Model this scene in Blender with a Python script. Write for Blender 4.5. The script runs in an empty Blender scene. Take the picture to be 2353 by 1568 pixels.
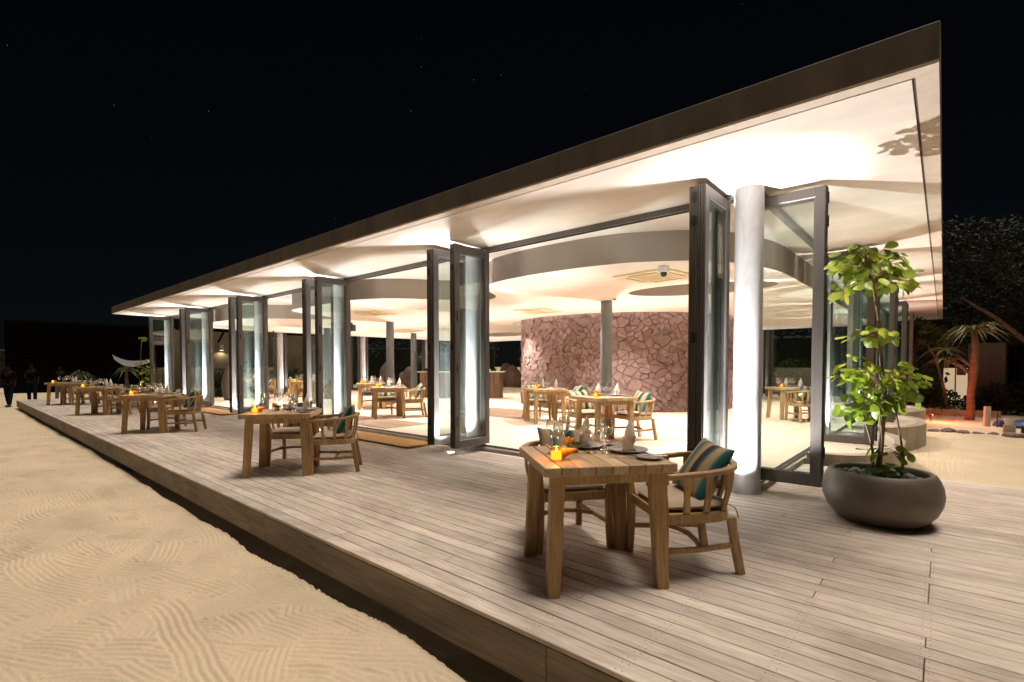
import bpy, bmesh, math, random
import numpy as np
from mathutils import Vector, Matrix, Euler
PI = math.pi
R = math.radians
rnd = random.Random(7)
scene = bpy.context.scene
COL = scene.collection

# ------------------------------------------------------------------ camera
cam_d = bpy.data.cameras.new('camera')
cam = bpy.data.objects.new('camera', cam_d)
COL.objects.link(cam)
cam.location = (0, 0, 1.32)
cam.rotation_euler = (R(90 - 1.6), 0, R(41.0))
cam_d.sensor_width = 36.0
cam_d.lens = 36.0 * 1140 / 2353
cam_d.shift_y = 0.0378
cam_d.clip_start = 0.05
cam_d.clip_end = 2000
scene.camera = cam

# ------------------------------------------------------------------ world: night sky with a few stars
world = bpy.data.worlds.new('World')
scene.world = world
world.use_nodes = True
wn, wl = world.node_tree.nodes, world.node_tree.links
wn.clear()
w_out = wn.new('ShaderNodeOutputWorld')
w_bg = wn.new('ShaderNodeBackground')
sky = wn.new('ShaderNodeTexSky')
sky.sky_type = 'NISHITA'
sky.sun_disc = False
sky.sun_elevation = R(22)
sky.sun_rotation = R(150)
sky.air_density = 1.0
sky.dust_density = 0.2
sky.ozone_density = 4.0
w_hsv = wn.new('ShaderNodeHueSaturation')
w_hsv.inputs['Saturation'].default_value = 0.75
wl.new(sky.outputs[0], w_hsv.inputs['Color'])
w_vor = wn.new('ShaderNodeTexVoronoi')
w_vor.inputs['Scale'].default_value = 55.0
w_tc = wn.new('ShaderNodeTexCoord')
wl.new(w_tc.outputs['Generated'], w_vor.inputs['Vector'])
w_lt = wn.new('ShaderNodeMath'); w_lt.operation = 'LESS_THAN'
w_lt.inputs[1].default_value = 0.035
wl.new(w_vor.outputs['Distance'], w_lt.inputs[0])
w_sep = wn.new('ShaderNodeSeparateColor')
wl.new(w_vor.outputs['Color'], w_sep.inputs[0])
w_pow = wn.new('ShaderNodeMath'); w_pow.operation = 'POWER'
w_pow.inputs[1].default_value = 9.0
wl.new(w_sep.outputs[0], w_pow.inputs[0])
w_mul = wn.new('ShaderNodeMath'); w_mul.operation = 'MULTIPLY'
wl.new(w_lt.outputs[0], w_mul.inputs[0]); wl.new(w_pow.outputs[0], w_mul.inputs[1])
w_sc = wn.new('ShaderNodeMath'); w_sc.operation = 'MULTIPLY'
w_sc.inputs[1].default_value = 260.0
wl.new(w_mul.outputs[0], w_sc.inputs[0])
w_add = wn.new('ShaderNodeMixRGB'); w_add.blend_type = 'ADD'; w_add.inputs[0].default_value = 1.0
wl.new(w_hsv.outputs[0], w_add.inputs[1]); wl.new(w_sc.outputs[0], w_add.inputs[2])
wl.new(w_add.outputs[0], w_bg.inputs['Color'])
w_bg.inputs['Strength'].default_value = 0.0003
wl.new(w_bg.outputs[0], w_out.inputs[0])

# faint moon
sun_d = bpy.data.lights.new('moonlight', 'SUN')
sun_d.energy = 1.5
sun_d.angle = R(22)
sun_d.color = (1.0, 0.875, 0.745)
sun = bpy.data.objects.new('moonlight', sun_d)
COL.objects.link(sun)
sun.rotation_euler = (R(-10), R(8), 0)

scene.view_settings.view_transform = 'Standard'
scene.view_settings.look = 'None'
scene.view_settings.exposure = 1.05
scene.view_settings.gamma = 1.0
scene.render.engine = 'CYCLES'
scene.cycles.use_denoising = True
scene.cycles.max_bounces = 9
scene.cycles.diffuse_bounces = 5
scene.cycles.glossy_bounces = 4
scene.cycles.transmission_bounces = 6
scene.cycles.transparent_max_bounces = 24
scene.cycles.sample_clamp_indirect = 6.0
scene.cycles.caustics_reflective = False
scene.cycles.caustics_refractive = False

# lamp colours and strengths
WARM = (1.0, 0.91, 0.83)
FRONT_C = (1.0, 0.95, 0.915)
UP_FRONT = 215
UP_SIDE = 240
UP_IN = 160
FILL_DOWN = 280
COVE = 20.0

# ------------------------------------------------------------------ helpers
class MB:
    def __init__(s):
        s.v = []; s.f = []
    def add(s, vs, fs, M=None):
        o = len(s.v)
        if M is not None:
            vs = [tuple(M @ Vector(p)) for p in vs]
        s.v += [tuple(p) for p in vs]
        s.f += [tuple(i + o for i in f) for f in fs]
        return s
    def box(s, c, d, ch=0.0, M=None):
        hx, hy, hz = d[0] / 2, d[1] / 2, d[2] / 2
        if ch <= 0:
            vs = [(c[0] + x * hx, c[1] + y * hy, c[2] + z * hz) for x in (-1, 1) for y in (-1, 1) for z in (-1, 1)]
            fs = [(0, 1, 3, 2), (4, 6, 7, 5), (0, 4, 5, 1), (2, 3, 7, 6), (0, 2, 6, 4), (1, 5, 7, 3)]
            return s.add(vs, fs, M)
        vs = []; idx = {}
        for x in (-1, 1):
            for y in (-1, 1):
                for z in (-1, 1):
                    for ax in range(3):
                        p = [x * hx, y * hy, z * hz]
                        for k in range(3):
                            if k != ax:
                                p[k] -= (x, y, z)[k] * ch
                        idx[(x, y, z, ax)] = len(vs)
                        vs.append((c[0] + p[0], c[1] + p[1], c[2] + p[2]))
        I = idx; fs = []
        for ax in range(3):
            a, b = [(1, 2), (2, 0), (0, 1)][ax]
            for sg in (-1, 1):
                q = []
                for (u, w) in ((-1, -1), (1, -1), (1, 1), (-1, 1)):
                    k = [0, 0, 0]; k[ax] = sg; k[a] = u; k[b] = w
                    q.append(I[(k[0], k[1], k[2], ax)])
                fs.append(tuple(q if sg > 0 else q[::-1]))
        for ax in range(3):
            a, b = [(1, 2), (2, 0), (0, 1)][ax]
            for u in (-1, 1):
                for w in (-1, 1):
                    k0 = [0, 0, 0]; k0[ax] = -1; k0[a] = u; k0[b] = w
                    k1 = list(k0); k1[ax] = 1
                    q = [I[(*k0, a)], I[(*k1, a)], I[(*k1, b)], I[(*k0, b)]]
                    fs.append(tuple(q if u * w < 0 else q[::-1]))
        for x in (-1, 1):
            for y in (-1, 1):
                for z in (-1, 1):
                    t = [I[(x, y, z, 0)], I[(x, y, z, 1)], I[(x, y, z, 2)]]
                    fs.append(tuple(t if x * y * z > 0 else t[::-1]))
        return s.add(vs, fs, M)
    def lathe(s, prof, seg=24, M=None, cap=True):
        vs = []; fs = []; n = len(prof)
        for k in range(seg):
            a = 2 * PI * k / seg
            for (r, z) in prof:
                vs.append((r * math.cos(a), r * math.sin(a), z))
        for k in range(seg):
            k2 = (k + 1) % seg
            for i in range(n - 1):
                fs.append((k * n + i, k2 * n + i, k2 * n + i + 1, k * n + i + 1))
        if cap and prof[0][0] > 1e-5:
            fs.append(tuple(k * n for k in range(seg))[::-1])
        if cap and prof[-1][0] > 1e-5:
            fs.append(tuple(k * n + n - 1 for k in range(seg)))
        return s.add(vs, fs, M)
    def tube(s, pts, rad, seg=8, M=None, cap=True):
        pts = [Vector(p) for p in pts]; n = len(pts)
        if not hasattr(rad, '__len__'): rad = [rad] * n
        vs = []; fs = []; prev = None
        for i, p in enumerate(pts):
            t = (pts[min(i + 1, n - 1)] - pts[max(i - 1, 0)]).normalized()
            if prev is None:
                h = Vector((0, 0, 1)) if abs(t.z) < .9 else Vector((1, 0, 0))
                a = t.cross(h).normalized()
            else:
                a = (prev - t * prev.dot(t)).normalized()
            prev = a; b = t.cross(a)
            for k in range(seg):
                th = 2 * PI * k / seg
                vs.append(p + a * (rad[i] * math.cos(th)) + b * (rad[i] * math.sin(th)))
        for i in range(n - 1):
            for k in range(seg):
                k2 = (k + 1) % seg
                fs.append((i * seg + k, i * seg + k2, (i + 1) * seg + k2, (i + 1) * seg + k))
        if cap:
            fs.append(tuple(range(seg))[::-1]); fs.append(tuple((n - 1) * seg + k for k in range(seg)))
        return s.add(vs, fs, M)
    def rect_sweep(s, pts, w, h, M=None, up=(0, 0, 1)):
        """rectangular section; w across (horizontal), h along up"""
        pts = [Vector(p) for p in pts]; n = len(pts); up = Vector(up)
        vs = []; fs = []
        ws = w if hasattr(w, '__len__') else [w] * n
        hs = h if hasattr(h, '__len__') else [h] * n
        for i, p in enumerate(pts):
            t = (pts[min(i + 1, n - 1)] - pts[max(i - 1, 0)]).normalized()
            a = t.cross(up).normalized(); b = a.cross(t).normalized()
            c = min(ws[i], hs[i]) * .14
            W, H = ws[i] / 2, hs[i] / 2
            for (x, y) in ((-W, -H + c), (-W + c, -H), (W - c, -H), (W, -H + c), (W, H - c), (W - c, H), (-W + c, H), (-W, H - c)):
                vs.append(p + a * x + b * y)
        for i in range(n - 1):
            for k in range(8):
                k2 = (k + 1) % 8
                fs.append((i * 8 + k, i * 8 + k2, (i + 1) * 8 + k2, (i + 1) * 8 + k))
        fs.append(tuple(range(8))[::-1]); fs.append(tuple((n - 1) * 8 + k for k in range(8)))
        return s.add(vs, fs, M)
    def beam(s, p0, p1, w0, d0, w1=None, d1=None, M=None, ch=.0):
        """four sided post from p0 to p1, w along x, d along y"""
        w1 = w0 if w1 is None else w1; d1 = d0 if d1 is None else d1
        vs = []; fs = []
        for (p, w, d) in ((p0, w0, d0), (p1, w1, d1)):
            c = min(w, d) * .1
            W, D = w / 2, d / 2
            for (x, y) in ((-W, -D + c), (-W + c, -D), (W - c, -D), (W, -D + c), (W, D - c), (W - c, D), (-W + c, D), (-W, D - c)):
                vs.append((p[0] + x, p[1] + y, p[2]))
        for k in range(8):
            k2 = (k + 1) % 8
            fs.append((k, k2, 8 + k2, 8 + k))
        fs.append(tuple(range(8))[::-1]); fs.append(tuple(range(8, 16)))
        return s.add(vs, fs, M)
    def prism(s, poly, z0, z1, M=None):
        n = len(poly)
        vs = [(x, y, z0) for x, y in poly] + [(x, y, z1) for x, y in poly]
        fs = [tuple(range(n))[::-1], tuple(range(n, 2 * n))]
        for i in range(n):
            j = (i + 1) % n
            fs.append((i, j, n + j, n + i))
        return s.add(vs, fs, M)
    def mesh(s, name, mat=None, smooth=False, angle=None):
        me = bpy.data.meshes.new(name)
        me.from_pydata(s.v, [], s.f)
        if mat is not None: me.materials.append(mat)
        if smooth:
            me.polygons.foreach_set('use_smooth', [True] * len(me.polygons))
            if angle is not None:
                me.set_sharp_from_angle(angle=R(angle))
        me.update()
        return me

def put(name, me, parent=None, loc=(0, 0, 0), rot=(0, 0, 0), scale=None):
    if isinstance(me, MB): raise TypeError
    o = bpy.data.objects.new(name, me)
    COL.objects.link(o)
    if parent is not None: o.parent = parent
    o.location = loc; o.rotation_euler = rot
    if scale is not None: o.scale = scale
    return o

def tag(o, label, cat, group=None):
    o['label'] = label; o['category'] = cat
    if group: o['group'] = group
    return o

def thing(name, label, cat, loc=(0, 0, 0), rz=0.0, group=None):
    o = bpy.data.objects.new(name, None)
    o.empty_display_size = .1
    COL.objects.link(o)
    o.location = loc; o.rotation_euler = (0, 0, rz)
    return tag(o, label, cat, group)

def struct(o):
    o['kind'] = 'structure'; return o
def stuff(o):
    o['kind'] = 'stuff'; return o

def copy_tree(o, parent=None):
    c = o.copy(); COL.objects.link(c)
    if parent is not None: c.parent = parent
    for ch in list(o.children):
        copy_tree(ch, c)
    return c

def instance(root, loc, rz, label, group=None):
    c = copy_tree(root)
    c.location = loc; c.rotation_euler = (0, 0, rz); c['label'] = label
    if group: c['group'] = group
    return c

# ------------------------------------------------------------------ materials
def new_mat(name):
    m = bpy.data.materials.new(name); m.use_nodes = True
    nt = m.node_tree; b = nt.nodes['Principled BSDF']
    return m, nt, b

def noise_node(nt, scale, detail=4, rough=.55, vec=None, stretch=None, dist=0.0):
    n = nt.nodes.new('ShaderNodeTexNoise')
    n.inputs['Scale'].default_value = scale; n.inputs['Detail'].default_value = detail
    n.inputs['Roughness'].default_value = rough; n.inputs['Distortion'].default_value = dist
    if vec is not None:
        if stretch is not None:
            mp = nt.nodes.new('ShaderNodeMapping'); mp.inputs['Scale'].default_value = stretch
            nt.links.new(vec, mp.inputs['Vector']); vec = mp.outputs[0]
        nt.links.new(vec, n.inputs['Vector'])
    return n

def ramp(nt, fac, stops, interp='LINEAR'):
    r = nt.nodes.new('ShaderNodeValToRGB'); cr = r.color_ramp; cr.interpolation = interp
    while len(cr.elements) < len(stops): cr.elements.new(.5)
    for e, (p, c) in zip(cr.elements, stops):
        e.position = p; e.color = (*c, 1) if len(c) == 3 else c
    nt.links.new(fac, r.inputs[0]); return r

def mixc(nt, a, b, fac, mode='MIX'):
    m = nt.nodes.new('ShaderNodeMixRGB'); m.blend_type = mode
    for sock, val in ((m.inputs[0], fac), (m.inputs[1], a), (m.inputs[2], b)):
        if isinstance(val, bpy.types.NodeSocket): nt.links.new(val, sock)
        elif isinstance(val, (int, float)): sock.default_value = val
        else: sock.default_value = (*val, 1)
    return m.outputs[0]

def bump(nt, b, height, strength, dist=.01):
    bp = nt.nodes.new('ShaderNodeBump'); bp.inputs['Strength'].default_value = strength
    bp.inputs['Distance'].default_value = dist
    nt.links.new(height, bp.inputs['Height']); nt.links.new(bp.outputs[0], b.inputs['Normal'])
    return bp

def coord(nt, kind='Object'):
    t = nt.nodes.new('ShaderNodeTexCoord'); return t.outputs[kind]

def plain(name, c, rough=.6, metal=0.0, var=.12, scale=6.0, bmp=0.0, spec=None, stretch=None, kind='Object'):
    m, nt, b = new_mat(name)
    v = coord(nt, kind)
    n = noise_node(nt, scale, 5, .6, v, stretch)
    c2 = tuple(max(0, x * (1 - var * 1.6)) for x in c); c1 = tuple(min(1, x * (1 + var)) for x in c)
    r = ramp(nt, n.outputs[0], [(.3, c2), (.7, c1)])
    nt.links.new(r.outputs[0], b.inputs['Base Color'])
    b.inputs['Roughness'].default_value = rough; b.inputs['Metallic'].default_value = metal
    if spec is not None: b.inputs['Specular IOR Level'].default_value = spec
    if bmp: bump(nt, b, n.outputs[0], bmp, .01)
    return m

def wood(name, dark, mid, light, rough=.55, axis='X', gs=9.0, bmp=.25, var=.28, blotch=.35):
    m, nt, b = new_mat(name)
    v = coord(nt)
    oi = nt.nodes.new('ShaderNodeObjectInfo')
    # shift pattern per object
    mul = nt.nodes.new('ShaderNodeVectorMath'); mul.operation = 'MULTIPLY_ADD'
    cmb = nt.nodes.new('ShaderNodeCombineXYZ')
    for i in range(3): nt.links.new(oi.outputs['Random'], cmb.inputs[i])
    nt.links.new(cmb.outputs[0], mul.inputs[0]); mul.inputs[1].default_value = (37, 19, 53)
    nt.links.new(v, mul.inputs[2])
    st = {'X': (.07, 1, 1), 'Y': (1, .07, 1), 'Z': (1, 1, .07)}[axis]
    g = noise_node(nt, gs * 9, 6, .62, mul.outputs[0], st, .4)
    g2 = noise_node(nt, gs * .9, 3, .6, mul.outputs[0], {'X': (.25, 1, 1), 'Y': (1, .25, 1), 'Z': (1, 1, .25)}[axis])
    r = ramp(nt, g.outputs[0], [(.28, dark), (.5, mid), (.74, light)])
    bl = ramp(nt, g2.outputs[0], [(.3, (1 - blotch,) * 3), (.65, (1, 1, 1))])
    c = mixc(nt, r.outputs[0], bl.outputs[0], 1.0, 'MULTIPLY')
    hv = nt.nodes.new('ShaderNodeHueSaturation')
    mr = nt.nodes.new('ShaderNodeMapRange'); nt.links.new(oi.outputs['Random'], mr.inputs[0])
    mr.inputs[3].default_value = 1 - var; mr.inputs[4].default_value = 1 + var * .6
    nt.links.new(mr.outputs[0], hv.inputs['Value']); nt.links.new(c, hv.inputs['Color'])
    nt.links.new(hv.outputs[0], b.inputs['Base Color'])
    b.inputs['Roughness'].default_value = rough
    b.inputs['Specular IOR Level'].default_value = .35
    bump(nt, b, g.outputs[0], bmp, .004)
    return m, nt, b, hv, v

MAT = {}
MAT['teak'] = wood('teak_wood', (.28, .17, .07), (.46, .29, .125), (.58, .39, .19), .5, 'Z', 7, .2, .14)[0]
MAT['teak_x'] = wood('teak_plank', (.35, .235, .125), (.51, .355, .20), (.62, .46, .28), .42, 'Y', 7, .2, .16)[0]
# weathered deck
m, nt, b, hv, v = wood('weathered_deck_board', (.45, .38, .325), (.65, .56, .485), (.77, .685, .60), .62, 'X', 8, .3, .14, .24)
geo = nt.nodes.new('ShaderNodeNewGeometry')
sp = nt.nodes.new('ShaderNodeSeparateXYZ'); nt.links.new(geo.outputs['Position'], sp.inputs[0])
so = nt.nodes.new('ShaderNodeSeparateXYZ'); nt.links.new(v, so.inputs[0])
def math_n(nt, op, a, bb=None, c=None):
    n = nt.nodes.new('ShaderNodeMath'); n.operation = op
    for i, x in enumerate((a, bb, c)):
        if x is None: continue
        if isinstance(x, bpy.types.NodeSocket): nt.links.new(x, n.inputs[i])
        else: n.inputs[i].default_value = x
    return n.outputs[0]
mx = math_n(nt, 'SUBTRACT', math_n(nt, 'ABSOLUTE', math_n(nt, 'SUBTRACT', math_n(nt, 'FLOORED_MODULO', math_n(nt, 'ADD', sp.outputs[0], .29), .5), .25)), .016)
my = math_n(nt, 'SUBTRACT', math_n(nt, 'ABSOLUTE', so.outputs[1]), .03)
dd = math_n(nt, 'SQRT', math_n(nt, 'ADD', math_n(nt, 'POWER', mx, 2), math_n(nt, 'POWER', my, 2)))
dot = math_n(nt, 'LESS_THAN', dd, .0034)
# big stains that run across the boards
st = noise_node(nt, 1.6, 5, .65, geo.outputs['Position'], (.6, 1.3, 1), .6)
sr = ramp(nt, st.outputs[0], [(.34, (.74, .71, .69)), (.5, (.97, .97, .97)), (.72, (1.1, 1.09, 1.07))])
cc = mixc(nt, hv.outputs[0], sr.outputs[0], 1.0, 'MULTIPLY')
cc = mixc(nt, cc, (.12, .09, .07), dot)
nt.links.new(cc, b.inputs['Base Color'])
MAT['deck'] = m
MAT['skirt'] = wood('deck_skirt_board', (.19, .15, .115), (.30, .24, .185), (.38, .31, .245), .7, 'X', 5, .3, .12, .4)[0]

# sand
m, nt, b = new_mat('raked_sand')
v = coord(nt)
n1 = noise_node(nt, 260, 3, .7, v); n2 = noise_node(nt, 1.1, 5, .6, v); n3 = noise_node(nt, 38, 4, .6, v)
r1 = ramp(nt, n1.outputs[0], [(.3, (.50, .41, .29)), (.55, (.66, .555, .41)), (.8, (.76, .67, .53))])
r2 = ramp(nt, n2.outputs[0], [(.3, (.86, .85, .82)), (.7, (1.05, 1.03, 1.0))])
c = mixc(nt, r1.outputs[0], r2.outputs[0], 1.0, 'MULTIPLY')
nt.links.new(c, b.inputs['Base Color']); b.inputs['Roughness'].default_value = .95
b.inputs['Specular IOR Level'].default_value = .1
mm = mixc(nt, n1.outputs[0], n3.outputs[0], .6)
bump(nt, b, mm, .35, .012)
MAT['sand'] = m

# plaster soffit (slightly trowelled)
def plaster(name, c, rough=.75, var=.05, st=(1, 1, 1), sc=2.2, bmp=.05):
    m, nt, b = new_mat(name)
    geo = nt.nodes.new('ShaderNodeNewGeometry')
    n = noise_node(nt, sc, 6, .62, geo.outputs['Position'], st, .3)
    n2 = noise_node(nt, sc * 14, 3, .6, geo.outputs['Position'])
    r = ramp(nt, n.outputs[0], [(.3, tuple(x * (1 - var * 1.5) for x in c)), (.7, tuple(min(1, x * (1 + var)) for x in c))])
    nt.links.new(r.outputs[0], b.inputs['Base Color']); b.inputs['Roughness'].default_value = rough
    mm = mixc(nt, n.outputs[0], n2.outputs[0], .35)
    bump(nt, b, mm, bmp, .02)
    return m
MAT['soffit'] = plaster('troweled_soffit_plaster', (.68, .625, .575), .6, .11, (.5, 1.3, 1), 1.3, .08)
MAT['ceiling'] = plaster('ceiling_plaster', (.73, .66, .60), .8, .03, (1, 1, 1), 1.5, .03)
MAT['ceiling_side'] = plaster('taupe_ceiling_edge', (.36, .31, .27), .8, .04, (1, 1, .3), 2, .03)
MAT['fascia'] = plaster('dark_concrete_fascia', (.10, .086, .076), .8, .25, (1, 1, .25), 2.6, .2)
MAT['roof_edge'] = plaster('roof_edge_strip', (.52, .45, .385), .7, .10, (1, 1, 1), 5, .12)
MAT['plinth'] = plaster('sand_concrete', (.42, .365, .285), .8, .12, (1, 1, .5), 3, .12)
MAT['floor'] = plaster('interior_sand_floor', (.70, .585, .455), .55, .06, (1, 1, 1), 1.2, .05)
MAT['white_riser'] = plaster('pale_threshold', (.62, .58, .54), .6, .08, (1, 1, 1), 6, .05)
MAT['frame'] = plain('taupe_aluminium', (.125, .116, .110), .38, .35, .08, 3)
MAT['frame_dark'] = plain('dark_gasket', (.045, .04, .038), .5, 0, .1, 8)
MAT['hinge'] = plain('black_steel_hinge', (.03, .029, .03), .35, .6, .2, 30)
# column: brushed grey paint
m, nt, b = new_mat('brushed_grey_column')
v = coord(nt)
n = noise_node(nt, 5, 7, .7, v, (1, 1, .3), .8)
r = ramp(nt, n.outputs[0], [(.3, (.40, .415, .45)), (.5, (.54, .555, .59)), (.72, (.66, .675, .70))])
nt.links.new(r.outputs[0], b.inputs['Base Color']); b.inputs['Roughness'].default_value = .42
b.inputs['Metallic'].default_value = .05
bump(nt, b, n.outputs[0], .12, .01)
MAT['column'] = m
MAT['column_in_shade'] = plain('shaded_column_grey', (.17, .185, .21), .45, .1, .12, 4, .05, stretch=(1, 1, .3))  # darker column grey indoors: the shade of backlit columns is put into the colour
# stone
m, nt, b = new_mat('pink_brown_fieldstone')
v = coord(nt); oi = nt.nodes.new('ShaderNodeObjectInfo')
geo = nt.nodes.new('ShaderNodeNewGeometry')
n = noise_node(nt, 7, 6, .65, geo.outputs['Position']); n2 = noise_node(nt, 45, 4, .7, geo.outputs['Position'])
r = ramp(nt, n.outputs[0], [(.3, (.15, .095, .084)), (.52, (.225, .148, .134)), (.75, (.30, .202, .187))])
hv = nt.nodes.new('ShaderNodeHueSaturation')
mr = nt.nodes.new('ShaderNodeMapRange'); nt.links.new(oi.outputs['Random'], mr.inputs[0]); mr.inputs[3].default_value = .82; mr.inputs[4].default_value = 1.15
nt.links.new(mr.outputs[0], hv.inputs['Value']); nt.links.new(r.outputs[0], hv.inputs['Color'])
nt.links.new(hv.outputs[0], b.inputs['Base Color']); b.inputs['Roughness'].default_value = .9
n4 = noise_node(nt, 16, 5, .7, geo.outputs['Position'], None, 1.2)
mm = mixc(nt, n4.outputs[0], n2.outputs[0], .3); bump(nt, b, mm, .9, .04)
MAT['stone'] = m
MAT['mortar'] = plain('dark_mortar', (.035, .023, .02), .95, 0, .2, 20, .3)
MAT['boulder'] = plain('red_brown_boulder', (.22, .15, .13), .9, 0, .25, 3, .4)
MAT['pebble'] = plain('grey_river_pebble', (.17, .165, .165), .5, 0, .35, 9, .1)
MAT['pot'] = plain('taupe_planter_glaze', (.135, .112, .082), .5, 0, .18, 3, .06)
MAT['soil'] = plain('dark_soil', (.03, .022, .016), .95, 0, .3, 30, .4)
# glass (thin): fresnel mix of clear and mirror
def thin_glass(name, tint, ior=1.5, rough=0.0, base=0.03, power=5.0):
    m = bpy.data.materials.new(name); m.use_nodes = True; nt = m.node_tree; nt.nodes.clear()
    out = nt.nodes.new('ShaderNodeOutputMaterial'); mx = nt.nodes.new('ShaderNodeMixShader')
    tr = nt.nodes.new('ShaderNodeBsdfTransparent'); tr.inputs[0].default_value = (*tint, 1)
    gl = nt.nodes.new('ShaderNodeBsdfGlossy'); gl.inputs['Roughness'].default_value = rough
    gl.inputs[0].default_value = (.95, 1, 1, 1)
    lw = nt.nodes.new('ShaderNodeLayerWeight'); lw.inputs[0].default_value = .5
    pw = nt.nodes.new('ShaderNodeMath'); pw.operation = 'POWER'; pw.inputs[1].default_value = power
    nt.links.new(lw.outputs['Facing'], pw.inputs[0])
    ad = nt.nodes.new('ShaderNodeMath'); ad.operation = 'MULTIPLY_ADD'; ad.inputs[1].default_value = .9; ad.inputs[2].default_value = base
    nt.links.new(pw.outputs[0], ad.inputs[0]); nt.links.new(ad.outputs[0], mx.inputs[0])
    nt.links.new(tr.outputs[0], mx.inputs[1]); nt.links.new(gl.outputs[0], mx.inputs[2]); nt.links.new(mx.outputs[0], out.inputs[0])
    return m
MAT['pane'] = thin_glass('door_glass', (.95, .98, .975), 1.55, 0.0, .04)
MAT['wine'] = thin_glass('stemware_glass', (.88, .89, .89), 1.5, 0.0, .15, 1.5)
MAT['jar_glass'] = thin_glass('amber_candle_glass', (1.0, .78, .42), 1.45, .05, .04)
def fabric(name, c, var=.12, rough=.9):
    m, nt, b = new_mat(name); v = coord(nt)
    n = noise_node(nt, 220, 2, .6, v); n2 = noise_node(nt, 6, 3, .6, v)
    r = ramp(nt, n2.outputs[0], [(.3, tuple(x * (1 - var) for x in c)), (.7, tuple(min(1, x * (1 + var * .5)) for x in c))])
    nt.links.new(r.outputs[0], b.inputs['Base Color']); b.inputs['Roughness'].default_value = rough
    b.inputs['Sheen Weight'].default_value = .2
    bump(nt, b, n.outputs[0], .25, .003)
    return m
MAT['cushion'] = fabric('beige_seat_fabric', (.40, .315, .23))
MAT['napkin'] = fabric('off_white_linen', (.78, .73, .69), .1)
def stripes(name, stops):
    m, nt, b = new_mat(name); v = coord(nt)
    s = nt.nodes.new('ShaderNodeSeparateXYZ'); nt.links.new(v, s.inputs[0])
    n = noise_node(nt, 60, 2, .5, v, (1, .05, 1))
    a = math_n(nt, 'MULTIPLY_ADD', s.outputs[0], 2.2, .5)
    a = math_n(nt, 'MULTIPLY_ADD', n.outputs[0], .02, a)
    r = ramp(nt, a, stops)
    nt.links.new(r.outputs[0], b.inputs['Base Color']); b.inputs['Roughness'].default_value = .85
    nn = noise_node(nt, 240, 2, .6, v); bump(nt, b, nn.outputs[0], .25, .003)
    return m
K_ = (.012, .016, .016); T_ = (.012, .16, .17); B_ = (.40, .29, .17); O_ = (.20, .15, .07); G_ = (.05, .12, .09)
MAT['stripe'] = stripes('teal_tan_stripe_fabric', [(.0, T_), (.06, G_), (.12, B_), (.22, B_), (.27, T_), (.32, T_), (.36, O_), (.44, B_), (.50, B_), (.55, K_), (.64, K_), (.69, G_), (.74, B_), (.84, B_), (.89, T_), (1.0, K_)])
MAT['plate'] = plain('grey_stoneware', (.20, .19, .185), .28, 0, .15, 12)
MAT['steel'] = plain('cutlery_steel', (.62, .61, .60), .2, 1.0, .05, 12)
MAT['shell'] = plain('orange_shell', (.62, .27, .045), .45, 0, .2, 25, .1)
MAT['flower'] = plain('orange_petals', (.75, .30, .02), .7, 0, .25, 60)
MAT['herb'] = plain('green_sprig', (.09, .16, .03), .7, 0, .3, 40)
MAT['wax'] = plain('amber_wax', (.8, .45, .12), .5, 0, .08, 15)
def emit(name, c, s):
    m = bpy.data.materials.new(name); m.use_nodes = True; nt = m.node_tree; nt.nodes.clear()
    out = nt.nodes.new('ShaderNodeOutputMaterial'); e = nt.nodes.new('ShaderNodeEmission')
    e.inputs[0].default_value = (*c, 1); e.inputs[1].default_value = s
    nt.links.new(e.outputs[0], out.inputs[0]); return m
MAT['flame'] = emit('candle_flame', (1.0, .55, .15), 9)
MAT['lit_wax'] = emit('glowing_candle', (1.0, .42, .06), 1.6)
MAT['led'] = emit('led_lens', (1.0, .9, .78), 30)
MAT['dl_lens'] = emit('fill_downlight_lens', (1.0, .9, .78), .9)
MAT['dim_lamp'] = emit('dim_lantern_glow', (1.0, .8, .55), 1.5)
MAT['cove'] = emit('cove_led_strip', (1.0, .84, .70), COVE)
MAT['red_led'] = emit('red_garden_lamp', (1.0, .12, .03), 25)
MAT['coir'] = plain('coir_fibre', (.50, .29, .11), .95, 0, .25, 90, .6)
MAT['coir_edge'] = plain('coir_bristle_edge', (.22, .12, .05), .95, 0, .3, 120, .8)
MAT['bark'] = plain('bark', (.16, .12, .085), .9, 0, .35, 12, .5, stretch=(1, 1, .3))
MAT['stem'] = plain('plant_stem', (.17, .12, .07), .8, 0, .3, 25, .3)
MAT['palm_bark'] = plain('palm_trunk_bark', (.19, .115, .075), .9, 0, .25, 10, .5, stretch=(.4, .4, 2))
MAT['counter'] = wood('rough_bark_panel', (.10, .055, .03), (.22, .13, .08), (.34, .22, .145), .8, 'Z', 3, 1.0, .2)[0]
MAT['stone_top'] = plain('pale_stone_top', (.48, .46, .44), .35, 0, .1, 5)
MAT['ac'] = plain('cream_plastic', (.72, .60, .38), .5, 0, .04, 4)
MAT['black'] = plain('black_plastic', (.02, .02, .02), .45, 0, .1, 10)
MAT['white'] = plain('white_plastic', (.7, .68, .66), .5, 0, .05, 10)
MAT['sail'] = plain('grey_white_canvas', (.20, .19, .19), .9, 0, .1, 3)
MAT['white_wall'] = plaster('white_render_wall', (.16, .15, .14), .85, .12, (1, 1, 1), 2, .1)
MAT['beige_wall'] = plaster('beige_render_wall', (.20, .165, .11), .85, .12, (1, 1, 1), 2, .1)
MAT['dark_timber'] = wood('dark_timber', (.003, .003, .003), (.006, .0055, .005), (.010, .009, .008), .8, 'X', 6, .3, .2)[0]
MAT['blue'] = plain('blue_tarp', (.02, .05, .22), .5, 0, .2, 8, .2)
MAT['pipe'] = plain('pale_plastic_pipe', (.55, .48, .42), .5, 0, .1, 5)
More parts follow.
